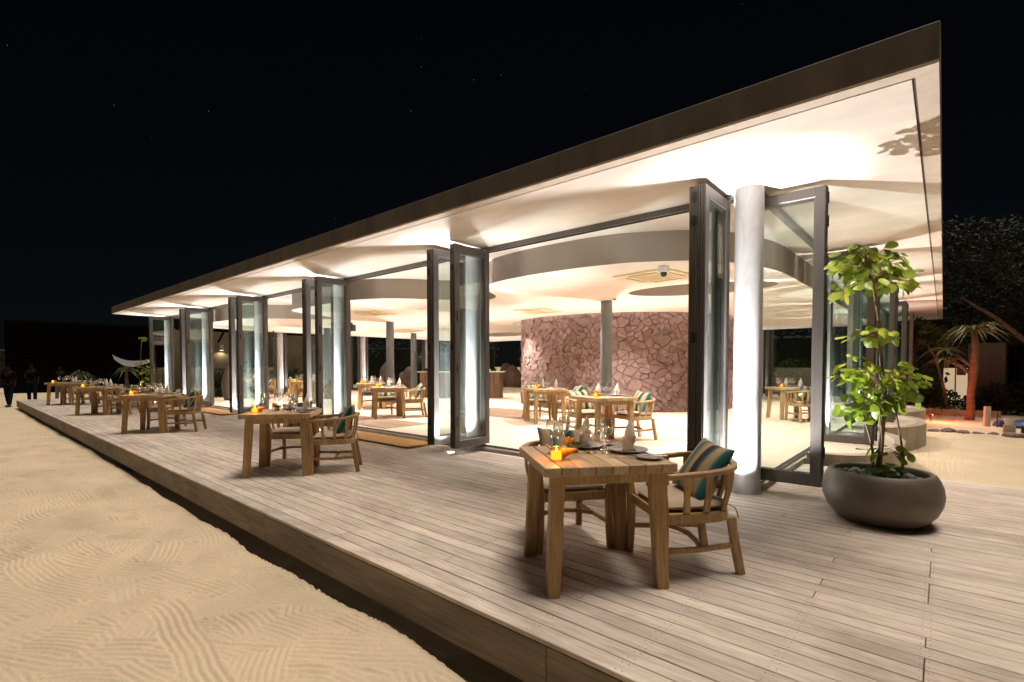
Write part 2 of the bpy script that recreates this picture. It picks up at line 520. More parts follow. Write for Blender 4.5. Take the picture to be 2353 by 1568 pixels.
MAT['rug'] = wood('woven_brown_floor_mat', (.26, .17, .11), (.36, .245, .17), (.44, .32, .23), .9, 'X', 5, .3, .05)[0]
def leaf_mat(name, c1, c2, c3, rough=.4, trans=.25):
    m, nt, b = new_mat(name); v = coord(nt)
    oi = nt.nodes.new('ShaderNodeObjectInfo')
    geo = nt.nodes.new('ShaderNodeNewGeometry')
    n = noise_node(nt, 6, 4, .6, geo.outputs['Position'])
    f = math_n(nt, 'MULTIPLY_ADD', oi.outputs['Random'], .35, math_n(nt, 'MULTIPLY', n.outputs[0], .8))
    r = ramp(nt, f, [(.25, c1), (.5, c2), (.85, c3)])
    nt.links.new(r.outputs[0], b.inputs['Base Color']); b.inputs['Roughness'].default_value = rough
    if trans:
        out = nt.nodes['Material Output']; tl = nt.nodes.new('ShaderNodeBsdfTranslucent')
        nt.links.new(r.outputs[0], tl.inputs[0]); mx = nt.nodes.new('ShaderNodeMixShader'); mx.inputs[0].default_value = trans
        nt.links.new(b.outputs[0], mx.inputs[1]); nt.links.new(tl.outputs[0], mx.inputs[2]); nt.links.new(mx.outputs[0], out.inputs[0])
    return m
MAT['leaf'] = leaf_mat('bright_round_leaf', (.07, .14, .016), (.24, .34, .03), (.52, .52, .07), .38, .45)
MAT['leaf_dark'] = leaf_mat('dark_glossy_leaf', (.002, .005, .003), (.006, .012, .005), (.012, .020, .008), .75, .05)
MAT['leaf_mid'] = leaf_mat('garden_leaf', (.018, .034, .010), (.038, .065, .016), (.075, .10, .026), .4, .2)
MAT['leaf_palm'] = leaf_mat('palm_blade', (.05, .06, .012), (.10, .11, .025), (.17, .15, .04), .45, .2)
for k_ in ('dark_timber',):
    b_ = MAT[k_].node_tree.nodes['Principled BSDF']; b_.inputs['Specular IOR Level'].default_value = 0.0; b_.inputs['Roughness'].default_value = 1.0
MAT['skin'] = plain('skin', (.03, .018, .013), .8, 0, .05, 10)
MAT['cloth_dark'] = fabric('dark_shirt_cloth', (.004, .004, .005))
MAT['cloth_jeans'] = fabric('dark_jeans_cloth', (.008, .010, .018))
MAT['cloth_white'] = fabric('white_trouser_cloth', (.16, .16, .17))
MAT['hair'] = plain('dark_hair', (.004, .003, .003), .9, 0, .2, 30, spec=0.0)
for k_ in ('skin', 'cloth_dark', 'cloth_jeans', 'cloth_white'):
    b_ = MAT[k_].node_tree.nodes['Principled BSDF']; b_.inputs['Specular IOR Level'].default_value = .05; b_.inputs['Sheen Weight'].default_value = 0.0

# ------------------------------------------------------------------ key dimensions
ZS = 3.15          # soffit
ZT = 3.40          # roof top
ZD = 2.74          # drop ceiling
ZF = 0.06          # interior floor
SAND = -0.33
DECK_Y0 = 1.88
YF = 5.62          # front door track
XE = -1.50         # side door track
COLX = [-1.545] + [-5.61 - 4.0 * k for k in range(5)]
COLY = [5.53, 9.6, 13.65, 17.7, 21.75]
RX0, RX1, RY0, RY1 = -22.15, -0.05, 3.98, 25.7

# ------------------------------------------------------------------ ground: sand with rake strokes
def axis_points(segs):
    out = []
    for a, b, d in segs:
        n = max(1, int(round((b - a) / d)))
        out += [a + (b - a) * i / n for i in range(n)]
    out.append(segs[-1][1]); return np.array(out)
gx = axis_points([(-500, -100, 60), (-100, -40, 10), (-40, -27, 1.0), (-27, -14, .06), (-14, -7, .02), (-7, .3, .0108), (.3, .6, .05), (.6, 4, .12), (4, 40, 3), (40, 500, 60)])
gy = axis_points([(-500, -60, 60), (-60, -8, 6), (-8, -1.2, .3), (-1.2, -.1, .03), (-.1, 2.0, .0105), (2.0, 2.6, .06), (2.6, 7.4, .4), (7.4, 24, .25), (24, 60, 4), (60, 500, 60)])
X, Y = np.meshgrid(gx, gy, indexing='ij')
H = np.zeros_like(X)
rs = np.random.RandomState(5)
# gentle undulation
for k in range(14):
    a = rs.rand() * 2 * PI; wl_ = .9 + 2.6 * rs.rand()
    H += .0035 * np.sin((X * math.cos(a) + Y * math.sin(a)) * 2 * PI / wl_ + rs.rand() * 7)
near = (np.abs(X + 13) < 15) & (Y > -1.4) & (Y < 2.7)
RIDGE = np.zeros_like(X)
ix0, ix1 = np.searchsorted(gx, [-27.5, 1.2]); iy0, iy1 = np.searchsorted(gy, [-1.4, 2.6])
Xs, Ys = X[ix0:ix1, iy0:iy1], Y[ix0:ix1, iy0:iy1]
Rg = np.zeros_like(Xs)
NSTR = 1700
for k in range(NSTR):
    cx = rs.uniform(-26, .8); cy = rs.uniform(-1.2, 2.0)
    if rs.rand() < .72: cx = rs.uniform(-11, .3); cy = rs.uniform(-.25, 1.95)
    a = rs.choice([R(14), R(72), R(150), R(40)], p=[.70, .06, .08, .16]) + rs.normal(0, .16)
    L = rs.uniform(.25, .8); Wd = rs.uniform(.08, .19); cur = rs.normal(0, .22)
    x0, x1 = np.searchsorted(gx[ix0:ix1], [cx - L - .3, cx + L + .3]); y0, y1 = np.searchsorted(gy[iy0:iy1], [cy - L - .3, cy + L + .3])
    if x1 - x0 < 2 or y1 - y0 < 2: continue
    dx = Xs[x0:x1, y0:y1] - cx; dy = Ys[x0:x1, y0:y1] - cy
    u = dx * math.cos(a) + dy * math.sin(a); w = -dx * math.sin(a) + dy * math.cos(a)
    w = w - cur * u * u + .007 * np.sin(u * 11 + k) + .002 * np.sin(u * 37 + 2 * k)
    inside = np.clip((L - np.abs(u)) / .07, 0, 1) * np.clip((Wd - np.abs(w)) / .02, 0, 1)
    per = rs.uniform(.037, .048)
    prof = np.sin(w * 2 * PI / per) * .0098 * (.85 + .3 * np.sin(u * 7 + w * 13 + k)) + .002 * np.sin(u * 6 + k)
    berm = .005 * np.exp(-((np.abs(w) - Wd) / .015) ** 2) * np.clip((L - np.abs(u)) / .07, 0, 1)
    amp = rs.uniform(.35, 1.1)
    sub = Rg[x0:x1, y0:y1]
    Rg[x0:x1, y0:y1] = sub * (1 - inside) + prof * amp * inside + berm * .45
Rg += rs.normal(0, .0016, Rg.shape)
fade = np.clip((Xs + 27) / 2, 0, 1) * np.clip((1.1 - Xs) / .4, 0, 1) * np.clip((Ys + 1.4) / .4, 0, 1)
H[ix0:ix1, iy0:iy1] += Rg * fade
# sand sunk along the deck; the trough's shape stands in for a cast shadow
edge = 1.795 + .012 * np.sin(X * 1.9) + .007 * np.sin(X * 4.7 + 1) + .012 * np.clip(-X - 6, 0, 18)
shadow_trough = np.clip((Y - edge) / .035, 0, 1) * np.clip((2.55 - Y) / .2, 0, 1) * (X > -27.2) * (X < 5)
H -= .40 * shadow_trough * shadow_trough * (3 - 2 * shadow_trough)
# footprints and lumps on the sand behind the deck
jx0, jx1 = np.searchsorted(gx, [-1.5, 40]); jy0, jy1 = np.searchsorted(gy, [7.4, 24])
H[jx0:jx1, jy0:jy1] += rs.normal(0, .006, (jx1 - jx0, jy1 - jy0))
H *= np.clip(1 - (np.hypot(X + 10, Y - 6) - 60) / 100, 0, 1)
nxg, nyg = X.shape
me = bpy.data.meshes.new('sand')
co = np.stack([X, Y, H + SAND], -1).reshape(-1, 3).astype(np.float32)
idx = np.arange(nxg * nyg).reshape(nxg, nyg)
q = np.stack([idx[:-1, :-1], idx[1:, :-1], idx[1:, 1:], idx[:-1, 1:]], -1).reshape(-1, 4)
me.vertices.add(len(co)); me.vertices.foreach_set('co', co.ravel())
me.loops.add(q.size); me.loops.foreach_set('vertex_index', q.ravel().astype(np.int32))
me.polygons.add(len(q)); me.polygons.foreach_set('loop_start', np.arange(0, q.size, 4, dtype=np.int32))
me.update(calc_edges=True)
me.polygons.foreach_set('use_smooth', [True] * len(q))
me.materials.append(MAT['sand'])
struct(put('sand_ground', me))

# ------------------------------------------------------------------ deck
PITCH, BW, BT = 0.1125, 0.1068, 0.026
deck = thing('timber_deck', 'weathered grey brown timber deck of long boards along the pavilion', 'deck')
deck['kind'] = 'structure'
board_mesh = {}
def board(len_):
    k = round(len_, 2)
    if k not in board_mesh:
        board_mesh[k] = MB().box((0, 0, 0), (k - .004, BW, BT), .003).mesh('deck_board', MAT['deck'])
    return board_mesh[k]
far = MB()
row = 0
y = DECK_Y0 + BW / 2
while y < 7.66:
    xa = -27.0 if y < 5.52 else -1.42
    xb = 5.04
    cuts = []
    base = -.04 + (0 if rnd.random() < .68 else 1.5 * rnd.choice([1, -1]))
    x = base + 7
    while x > xa - 4:
        cuts.append(x); x -= 3.5 if rnd.random() < .8 else 2.5
    cuts = [c for c in cuts if xa + .4 < c < xb - .4]
    ends = [xb] + cuts + [xa]
    for i in range(len(ends) - 1):
        b_, a_ = ends[i], ends[i + 1]
        L = round(b_ - a_, 2)
        zc = -BT / 2 + rnd.uniform(-.0012, .0012)
        if (a_ + b_) / 2 > -13.5:
            put('deck_board', board(L), deck, ((a_ + b_) / 2, y, zc), (rnd.uniform(-.004, .004), 0, 0))
        else:
            far.box(((a_ + b_) / 2, y, zc), (L - .004, BW, BT), .003)
    y += PITCH; row += 1
DECK_Y1 = y - PITCH + BW / 2
stuff(put('deck_boards', far.mesh('far_deck_boards', MAT['deck']), deck))
xs = [5.04, 2.0, -1.42, -4.6, -8.1, -11.6, -15.2, -19, -23, -27]
for i in range(len(xs) - 1):
    b_, a_ = xs[i], xs[i + 1]
    put('skirt_board', MB().box(((a_ + b_) / 2, DECK_Y0 + .016, -BT - .120), (b_ - a_ - .004, .028, .232), .003).mesh('skirt_board', MAT['skirt']), deck)
jo = MB()
for k in range(0, 65):
    xx = -26.8 + k * .5
    y1 = 5.5 if xx < -1.5 else DECK_Y1 - .05
    jo.box((xx, (DECK_Y0 + .06 + y1) / 2, -BT - .085), (.05, y1 - DECK_Y0 - .08, .15))
stuff(put('joists', jo.mesh('deck_joists', MAT['dark_timber']), deck))
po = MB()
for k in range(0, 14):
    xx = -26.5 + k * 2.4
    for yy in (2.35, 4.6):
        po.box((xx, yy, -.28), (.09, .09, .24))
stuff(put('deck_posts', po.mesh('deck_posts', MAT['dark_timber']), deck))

# ------------------------------------------------------------------ pavilion
pav = thing('pavilion', 'long flat roofed beach restaurant pavilion with open folding glass doors', 'building')
# roof slab
put('roof_slab', MB().box(((RX0 + RX1) / 2, (RY0 + RY1) / 2, (ZS + .018 + ZT) / 2), (RX1 - RX0, RY1 - RY0, ZT - ZS - .018), .008).mesh('roof_slab', MAT['fascia']), pav)
# edge strips and soffit field with a shadow groove between them
ew = .115
es = MB()
zc, zh = ZS + .0095, .019
es.box(((RX0 + RX1) / 2, RY0 + ew / 2 + .003, zc), (RX1 - RX0 - .006, ew, zh))
es.box(((RX0 + RX1) / 2, RY1 - ew / 2 - .003, zc), (RX1 - RX0 - .006, ew, zh))
es.box((RX1 - ew / 2 - .003, (RY0 + RY1) / 2, zc), (ew, RY1 - RY0 - 2 * ew - .008, zh))
es.box((RX0 + ew / 2 + .003, (RY0 + RY1) / 2, zc), (ew, RY1 - RY0 - 2 * ew - .008, zh))
put('roof_edge_strip', es.mesh('roof_edge_strip', MAT['roof_edge']), pav)
g = ew + .022
put('soffit', MB().box(((RX0 + RX1) / 2, (RY0 + RY1) / 2, zc), (RX1 - RX0 - 2 * g, RY1 - RY0 - 2 * g, zh)).mesh('soffit', MAT['soffit']), pav)

# drop ceiling (curved outline with holes) from a filled 2D curve
def smooth_closed(pts, n=6):
    out = []; N = len(pts)
    for i in range(N):
        p0, p1, p2, p3 = [np.array(pts[(i + k) % N]) for k in (-1, 0, 1, 2)]
        for t in np.linspace(0, 1, n, endpoint=False):
            out.append(tuple(.5 * ((2 * p1) + (-p0 + p2) * t + (2 * p0 - 5 * p1 + 4 * p2 - p3) * t * t + (-p0 + 3 * p1 - 3 * p2 + p3) * t ** 3)))
    return out
def ellipse(cx, cy, a, b, rot=0, n=48):
    return [(cx + a * math.cos(t) * math.cos(rot) - b * math.sin(t) * math.sin(rot), cy + a * math.cos(t) * math.sin(rot) + b * math.sin(t) * math.cos(rot)) for t in [2 * PI * k / n for k in range(n)]]
def flat_curve(name, polys, z0, z1, mat, parent):
    cu = bpy.data.curves.new(name, 'CURVE'); cu.dimensions = '2D'; cu.fill_mode = 'BOTH'
    cu.extrude = (z1 - z0) / 2
    for p in polys:
        s = cu.splines.new('POLY'); s.points.add(len(p) - 1)
        for k, (x, y) in enumerate(p): s.points[k].co = (x, y, 0, 1)
        s.use_cyclic_u = True
    tmp = bpy.data.objects.new('tmp', cu); COL.objects.link(tmp)
    dg = bpy.context.evaluated_depsgraph_get()
    me = bpy.data.meshes.new_from_object(tmp.evaluated_get(dg))
    bpy.data.objects.remove(tmp); bpy.data.curves.remove(cu)
    me.name = name
    me.materials.clear(); me.materials.append(mat)
    me.polygons.foreach_set('use_smooth', [True] * len(me.polygons)); me.set_sharp_from_angle(angle=R(35))
    return put(name, me, parent, (0, 0, (z0 + z1) / 2))
DRUM = (-8.2, 15.23); DR = 3.46
outer = smooth_closed([(-1.85, 21.0), (-1.85, 18), (-1.85, 15), (-1.85, 12), (-1.85, 9.6), (-1.9, 8.2), (-2.15, 7.3), (-2.57, 6.7), (-3.22, 6.28), (-3.8, 6.12), (-4.44, 6.07), (-5.2, 6.1), (-5.94, 6.28), (-6.5, 6.8), (-6.95, 7.5), (-7.45, 7.75), (-7.9, 7.4), (-8.3, 6.85), (-8.85, 6.2), (-9.6, 5.86), (-10.5, 5.82), (-11.5, 5.82), (-12.25, 5.84), (-12.75, 6.0), (-13.1, 6.5), (-13.4, 7.3), (-13.9, 7.75), (-14.55, 7.5), (-15.1, 6.7), (-15.9, 6.05), (-17.2, 5.86), (-18.8, 5.9), (-20.1, 6.25), (-20.9, 7.0), (-21.2, 8.3), (-21.25, 11), (-21.25, 15), (-21.25, 19), (-21.0, 21), (-18, 21.3), (-13, 21.3), (-8, 21.3), (-4, 21.3)])
holes = [ellipse(-3.45, 9.25, 1.3, .72, R(12)), ellipse(DRUM[0], DRUM[1], DR + .34, DR + .34, 0, 96), ellipse(-15.2, 16.8, 1.6, 1.0, R(-30))]
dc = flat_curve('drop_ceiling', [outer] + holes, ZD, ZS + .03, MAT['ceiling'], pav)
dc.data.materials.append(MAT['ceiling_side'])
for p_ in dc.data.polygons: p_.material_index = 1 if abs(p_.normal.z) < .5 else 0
# cove led strips inside the ceiling openings (upper lip of the drum ring and ovals)
def ring_strip(cx, cy, r, w, z, n=96):
    mb = MB(); vs = []; fs = []
    for k in range(n):
        a = 2 * PI * k / n
        vs += [(cx + r * math.cos(a), cy + r * math.sin(a), z), (cx + (r + w) * math.cos(a), cy + (r + w) * math.sin(a), z)]
    for k in range(n):
        j = (k + 1) % n
        fs.append((2 * k, 2 * j, 2 * j + 1, 2 * k + 1))
    return mb.add(vs, fs)
put('cove_light', ring_strip(DRUM[0], DRUM[1], DR + .20, .05, ZS - .012).mesh('cove_light', MAT['cove']), pav)

# columns
def column(name, x, y, r, z0, z1, up=None):
    me = MB().lathe([(r + .012, z0), (r + .012, z0 + .012), (r, z0 + .013), (r, z1)], 40).mesh('column', MAT['column'], True, 40)
    for v_ in me.vertices: pass
    return put('column', me, pav, (x, y, 0))
for i, x in enumerate(COLX):
    column('column', x, COLY[0], .138 if i == 0 else .125, 0.0, ZS + .01)
for y in COLY[1:]:
    column('column', COLX[0], y, .13, ZF, ZS + .01)
for x in COLX[1:5]:
    for y in COLY[1:4]:
        if math.hypot(x - DRUM[0], y - DRUM[1]) < DR + .3: continue
        column('column', x + .01, y, .125, ZF, ZD + .02).data.materials[0] = MAT['column_in_shade']
for x in COLX[1:]:
    column('column', x, COLY[4], .125, ZF, ZS + .01)
for y in COLY[1:4]:
    column('column', COLX[5], y, .125, ZF, ZS + .01)

# interior floor slab with rounded side lobes
lobes = [(-21.75, 21.95), (-21.75, 5.56), (-1.42, 5.56)]
side = [(-1.42, 5.56), (-1.42, 7.72)]
def lobe(yc, xm, hy, n=14):
    return [(-1.25 + (xm + 1.25) * math.sin(t) ** .75, yc - hy * math.cos(t)) for t in np.linspace(.0, PI, n)]
poly = [(-21.75, 21.95), (-21.75, 5.56), (-1.42, 5.56), (-1.42, 7.75)] + lobe(9.6, -.42, 1.75) + [(-1.42, 11.6)] + lobe(13.65, -.25, 1.75) + [(-1.42, 15.7)] + lobe(17.7, -.35, 1.7) + [(-1.42, 19.6), (-1.42, 21.95)]
flat_curve('floor_plinth', [poly], SAND - .05, ZF - .006, MAT['plinth'], pav)
fl = put('interior_floor', MB().box((-11.58, 13.755, ZF - .008), (20.2, 16.33, .02)).mesh('interior_floor', MAT['floor']))
struct(fl)
ZK = .125
for yc, xm, hy in ((9.6, -.42, 1.75), (13.65, -.25, 1.75), (17.7, -.35, 1.7)):
    lp = [(-1.40, yc - hy - .06)] + [p for p in lobe(yc, xm + .004, hy + .004, 26) if p[0] > -1.39] + [(-1.40, yc + hy + .06)]
    inn = [(-1.40 + (p[0] + 1.40) * .86, yc + (p[1] - yc) * .90) for p in lp]
    put('plinth_kerb', MB().prism(lp, SAND - .04, ZK - .014).mesh('plinth_kerb', MAT['plinth']), pav)
    rim = MB(); n_ = len(lp)
    vs_ = [(x, y, ZK - .014) for x, y in lp] + [(x, y, ZK) for x, y in lp] + [(x, y, ZK) for x, y in inn] + [(x, y, ZK - .014) for x, y in inn]
    fs_ = []
    for k in range(n_ - 1):
        for l in range(3): fs_.append((l * n_ + k, l * n_ + k + 1, (l + 1) * n_ + k + 1, (l + 1) * n_ + k))
    put('kerb_rim', rim.add(vs_, fs_).mesh('kerb_rim', MAT['plinth']), pav)
    put('sand_infill', MB().prism(inn, ZK - .0138, ZK - .006).mesh('sand_infill', MAT['floor']), pav)
# pale riser along the front threshold
put('threshold_riser', MB().box((-11.6, 5.545, .024), (20.3, .026, .05), .003).mesh('threshold_riser', MAT['white_riser']), pav)

# header tracks and floor tracks
def track(p0, p1, axis):
    L = abs(p1 - p0); mb = MB()
    return mb
hd = MB(); ft = MB()
for i in range(5):
    xb, xa = COLX[i] - .2, COLX[i + 1] + .1
    c = (xa + xb) / 2; L = xb - xa
    me = MB().box((c, YF - .035, ZS - .034), (L, .028, .066)).box((c, YF + .015, ZS - .018), (L, .07, .034)).box((c, YF + .052, ZS - .034), (L, .014, .066)).mesh('header_track', MAT['frame'])
    put('header_track', me, pav)
    me = MB().box((c, YF - .03, ZF + .006), (L, .02, .014)).box((c, YF, ZF + .005), (L, .014, .012)).box((c, YF + .03, ZF + .006), (L, .02, .014)).mesh('floor_track', MAT['frame_dark'])
    put('floor_track', me, pav)
for i in range(4):
    y0, y1 = COLY[i] + .2, COLY[i + 1] - .1
    c = (y0 + y1) / 2; L = y1 - y0
    put('header_track', MB().box((XE + .035, c, ZS - .034), (.028, L, .066)).box((XE - .015, c, ZS - .018), (.07, L, .034)).mesh('header_track', MAT['frame']), pav)
    put('floor_track', MB().box((XE + .03, c, ZF + .006), (.02, L, .014)).box((XE, c, ZF + .005), (.014, L, .012)).box((XE - .03, c, ZF + .006), (.02, L, .014)).mesh('floor_track', MAT['frame_dark']), pav)
for i in range(1, 5):
    xb, xa = COLX[i] - .2, (COLX[i + 1] + .1 if i < 5 else 0)
    put('header_track', MB().box(((xa + xb) / 2, 21.72, ZS - .034), (xb - xa, .06, .066)).mesh('header_track', MAT['frame']), pav)
for i in range(4):
    y0, y1 = COLY[i] + .2, COLY[i + 1] - .1
    put('header_track', MB().box((-21.66, (y0 + y1) / 2, ZS - .034), (.06, y1 - y0, .066)).mesh('header_track', MAT['frame']), pav)

# ------------------------------------------------------------------ folding doors
PW, PT, PZ0, PZ1 = .73, .052, .105, 3.095
def panel_frame():
    mb = MB(); h = PZ1 - PZ0; sw = .088
    mb.box((0, -sw / 2, PZ0 + h / 2), (PT, sw, h), .004)
    mb.box((0, -PW + sw / 2, PZ0 + h / 2), (PT, sw, h), .004)
    mb.box((0, -PW / 2, PZ1 - .05), (PT - .003, PW - 2 * sw, .10), .003)
    mb.box((0, -PW / 2, PZ0 + .055), (PT - .003, PW - 2 * sw, .11), .003)
    # glazing beads
    for sx in (-1, 1):
        x = sx * (PT / 2 - .012)
        mb.box((x, -sw - .006, PZ0 + h / 2), (.016, .012, h - .22))
        mb.box((x, -PW + sw + .006, PZ0 + h / 2), (.016, .012, h - .22))
        mb.box((x, -PW / 2, PZ1 - .106), (.016, PW - 2 * sw - .026, .012))
        mb.box((x, -PW / 2, PZ0 + .116), (.016, PW - 2 * sw - .026, .012))
    return mb.mesh('panel_frame', MAT['frame'])
me_frame = panel_frame()
me_pane = MB().box((0, -PW / 2, (PZ0 + PZ1) / 2), (.008, PW - .19, PZ1 - PZ0 - .225)).mesh('glass_pane', MAT['pane'])
me_gasket = MB().box((0, -PW - .004, (PZ0 + PZ1) / 2), (.018, .01, PZ1 - PZ0 - .01)).box((0, .003, (PZ0 + PZ1) / 2), (.018, .008, PZ1 - PZ0 - .01)).mesh('edge_gasket', MAT['frame_dark'])
def hinge_mesh():
    mb = MB()
    for z in (0,):
        mb.box((-.020, -PW - .006, z), (.030, .008, .10), .002).box((.020, -PW - .006, z), (.030, .008, .10), .002)
        mb.lathe([(.009, -.055), (.009, .055)], 10, Matrix.Translation((0, -PW - .014, z)))
    return mb.mesh('hinge', MAT['hinge'])
me_hinge = hinge_mesh()
me_lock = MB().box((PT / 2 + .002, -PW + .044, 0), (.006, .026, .15), .002).mesh('lock_plate', MAT['hinge'])
me_handle = MB().box((PT / 2 + .004, -PW + .044, 0), (.010, .03, .11), .003).mesh('flush_handle', MAT['black'])
me_wheel = MB().box((0, -.06, PZ1 + .018), (.024, .09, .034), .003).box((0, -.06, PZ0 - .018), (.02, .06, .034), .003).mesh('roller_carriage', MAT['hinge'])

def door_stack(loc, rz, xs, face, label):
    t = thing('folding_door', label, 'folding door', loc, rz, 'folding glass doors stacked at the columns')
    for k, x in enumerate(xs):
        f = put('door_panel', me_frame, t, (x, 0, 0))
        put('glass_pane', me_pane, f)
        put('edge_gasket', me_gasket, f)
    for k in range(len(xs) - 1):
        xm = (xs[k] + xs[k + 1]) / 2
        if k % 2 == 0 or len(xs) == 2:
            for z in (2.98, 2.75, 1.60, .45):
                put('hinge', me_hinge, t, (xm, 0, z))
    # handles on the outer face
    if face:
        xf = max(xs) if face > 0 else min(xs)
        fr = [c for c in t.children if c.name.startswith('door_panel')][xs.index(xf)]
        for z, mm_ in ((2.05, me_lock), (1.28, me_handle), (.50, me_lock)):
            put('lock_plate' if mm_ is me_lock else 'flush_handle', mm_, fr, (0, 0, z), (0, 0, 0), (face, 1, 1))
    put('roller_carriage', me_wheel, t, (xs[0], 0, 0))
    return t
ordn = ['first', 'second', 'third', 'fourth', 'fifth', 'sixth']
g_ = PT + .005
for i, x in enumerate(COLX):
    cn = 'the corner column' if i == 0 else 'the %s front column from the corner' % ordn[i]
    cn = cn if i < 5 else 'the far left end front column'
    # left hand stack
    if i < 5:
        door_stack((x, YF + .02, 0), 0, [-.365, -.365 + g_, -.365 + 2 * g_], 0, 'stack of folded grey framed glass doors left of ' + cn)
    if i > 0:
        door_stack((x, YF + .02, 0), 0, [.16, .16 + g_], 1, 'stack of folded grey framed glass doors right of ' + cn)
# side facade: panels run along +x
for i, y in enumerate(COLY[:5]):
    cn = ['the corner column', 'the second side column', 'the third side column', 'the fourth side column', 'the far side corner column'][i]
    if i == 0:
        door_stack((XE - .13, y, 0), R(90), [.22, .22 + g_], 0, 'folded glass door facing the camera beside the corner column and the potted plant')
    else:
        door_stack((XE - .02, y, 0), R(90), [-.365, -.365 + g_, -.365 + 2 * g_], 0, 'stack of folded glass doors on the near side of ' + cn)
        if i < 4: door_stack((XE - .02, y, 0), R(90), [.19, .19 + g_], 0, 'stack of folded glass doors on the far side of ' + cn)
# back and left facades
for i, x in enumerate(COLX[1:]):
    door_stack((x, 21.70, 0), R(180), [.16, .16 + g_], 0, 'folded glass doors on the back wall, %s bay from the right' % ordn[i])
    if i < 4: door_stack((x, 21.70, 0), R(180), [-.30, -.30 + g_], 0, 'folded glass doors on the back wall, far side of the %s column from the right' % ordn[i])
for i, y in enumerate(COLY[1:4]):
    door_stack((-21.64, y, 0), R(-90), [.16, .16 + g_], 0, 'folded glass doors near side of the %s column on the left end wall' % ordn[i])
    door_stack((-21.64, y, 0), R(-90), [-.30, -.30 + g_], 0, 'folded glass doors far side of the %s column on the left end wall' % ordn[i])

# ------------------------------------------------------------------ uplights
me_bezel = MB().lathe([(.055, .0), (.085, .0), (.085, .008), (.055, .008)], 28, None, False).mesh('bezel', MAT['steel'])
me_lens = MB().lathe([(.0001, .004), (.054, .004)], 24, None, False).mesh('lens', MAT['led'])
def uplight(x, y, z, power, label, tilt=(0, 0), size=112, color=WARM, blend=.7):
    t = thing('ground_uplight', label, 'uplight', (x, y, z + .002), 0, 'recessed ground uplights')
    put('bezel', me_bezel, t); put('lens', me_lens, t)
    d = bpy.data.lights.new('uplight_beam', 'SPOT'); d.energy = power; d.spot_size = R(size); d.spot_blend = blend
    d.shadow_soft_size = .018; d.color = color
    o = put('uplight_beam', d, t, (0, 0, .03), (PI + tilt[0], tilt[1], 0))
    return t
for i, x in enumerate(COLX):
    cn = ['the corner column', 'the second front column from the corner', 'the third front column', 'the fourth front column', 'the fifth front column', 'the far left front column'][i]
    ul = uplight(x - (.02 if i else .10), (5.06 if i else 4.96), 0, UP_FRONT * (1.1 if i == 0 else 1.0), 'small recessed floor uplight at the foot of ' + cn, color=FRONT_C, size=(140 if i == 0 else 112), blend=(.35 if i == 0 else .7))
    d = bpy.data.lights.new('column_beam', 'SPOT'); d.energy = 520; d.spot_size = R(46); d.spot_blend = .8; d.shadow_soft_size = .02; d.color = FRONT_C
    put('column_beam', d, ul, (0, 0, .03), (PI - R(7), 0, 0))
for i, x in enumerate(COLX[1:]):
    uplight(x, 5.98, ZF + .002, 150, 'recessed floor uplight just inside the %s front column' % ordn[i + 1], size=80, color=FRONT_C)
for i, y in enumerate(COLY[1:4]):
    uplight(-1.18, y, ZK - .006, UP_SIDE, 'recessed uplight on the plinth at the %s side column' % ordn[i + 1])
k = 0
for x in COLX[1:5]:
    for y in COLY[1:4]:
        if math.hypot(x - DRUM[0], y - DRUM[1]) < DR + .3: continue
        uplight(x - .06, y + .30, ZF + .002, UP_IN, 'recessed floor uplight behind the %s row indoor column, %s from the right' % (['front', 'middle', 'back'][COLY[1:4].index(y)], ordn[COLX.index(x) - 1]))
        k += 1
for i, y in enumerate(COLY[1:4]):
    uplight(-21.25, y + .3, ZF + .002, UP_IN * .8, 'recessed floor uplight by the %s column of the left end wall' % ordn[i])
for i, x in enumerate(COLX[1:]):
    uplight(x, 21.35, ZF + .002, UP_IN * .6, 'recessed floor uplight by the %s column of the back wall' % ordn[i])

# ------------------------------------------------------------------ curved stone wall
def clip(poly, nx, ny, d):
    out = []
    n = len(poly)
    for i in range(n):
        p, q_ = poly[i], poly[(i + 1) % n]
        a = p[0] * nx + p[1] * ny - d; b = q_[0] * nx + q_[1] * ny - d
        if a <= 0: out.append(p)
        if (a < 0 < b) or (b < 0 < a):
            t = a / (a - b); out.append((p[0] + (q_[0] - p[0]) * t, p[1] + (q_[1] - p[1]) * t))
    return out
drum = thing('stone_wall', 'curved pink brown drystone wall of irregular flat stones inside the pavilion', 'wall', (DRUM[0], DRUM[1], 0))
put('wall_core', MB().lathe([(DR - .035, ZF - .02), (DR - .035, ZS - .003)], 96, None, False).mesh('wall_core', MAT['mortar'], True), drum)
rs2 = random.Random(11)
SW = 2 * PI * DR
sites = []
tries = 0
zlo, zhi = ZF, ZS - .01
while tries < 34000 and len(sites) < 2300:
    tries += 1
    s_ = rs2.uniform(0, SW); z = rs2.uniform(zlo - .1, zhi + .1)
    cl_ = math.sin(s_ * 1.35 + 1.0) * math.sin(z * 2.1 + s_ * .6)
    r_ = rs2.choice([.045, .065, .09, .125]) * rs2.uniform(.8, 1.2) if cl_ > -.25 else rs2.uniform(.036, .07)
    r_ *= max(.3, 1 - tries / 45000)
    if all(math.hypot((min(abs(s_ - a), SW - abs(s_ - a))) * .72, (z - b) * 1.12) > .84 * (r_ + c) for a, b, c in sites):
        sites.append((s_, z, r_))
def warp(p):
    x_, z_ = p
    return (x_ + .055 * math.sin(5.3 * z_ + 1.7 * x_) + .03 * math.sin(11 * z_ - 4 * x_), z_ + .05 * math.sin(4.1 * x_ + 2.2 * z_) + .025 * math.sin(9.7 * x_ + 5 * z_))
ang_cam = math.atan2(-DRUM[1], -DRUM[0])
stones = []
rest = MB()
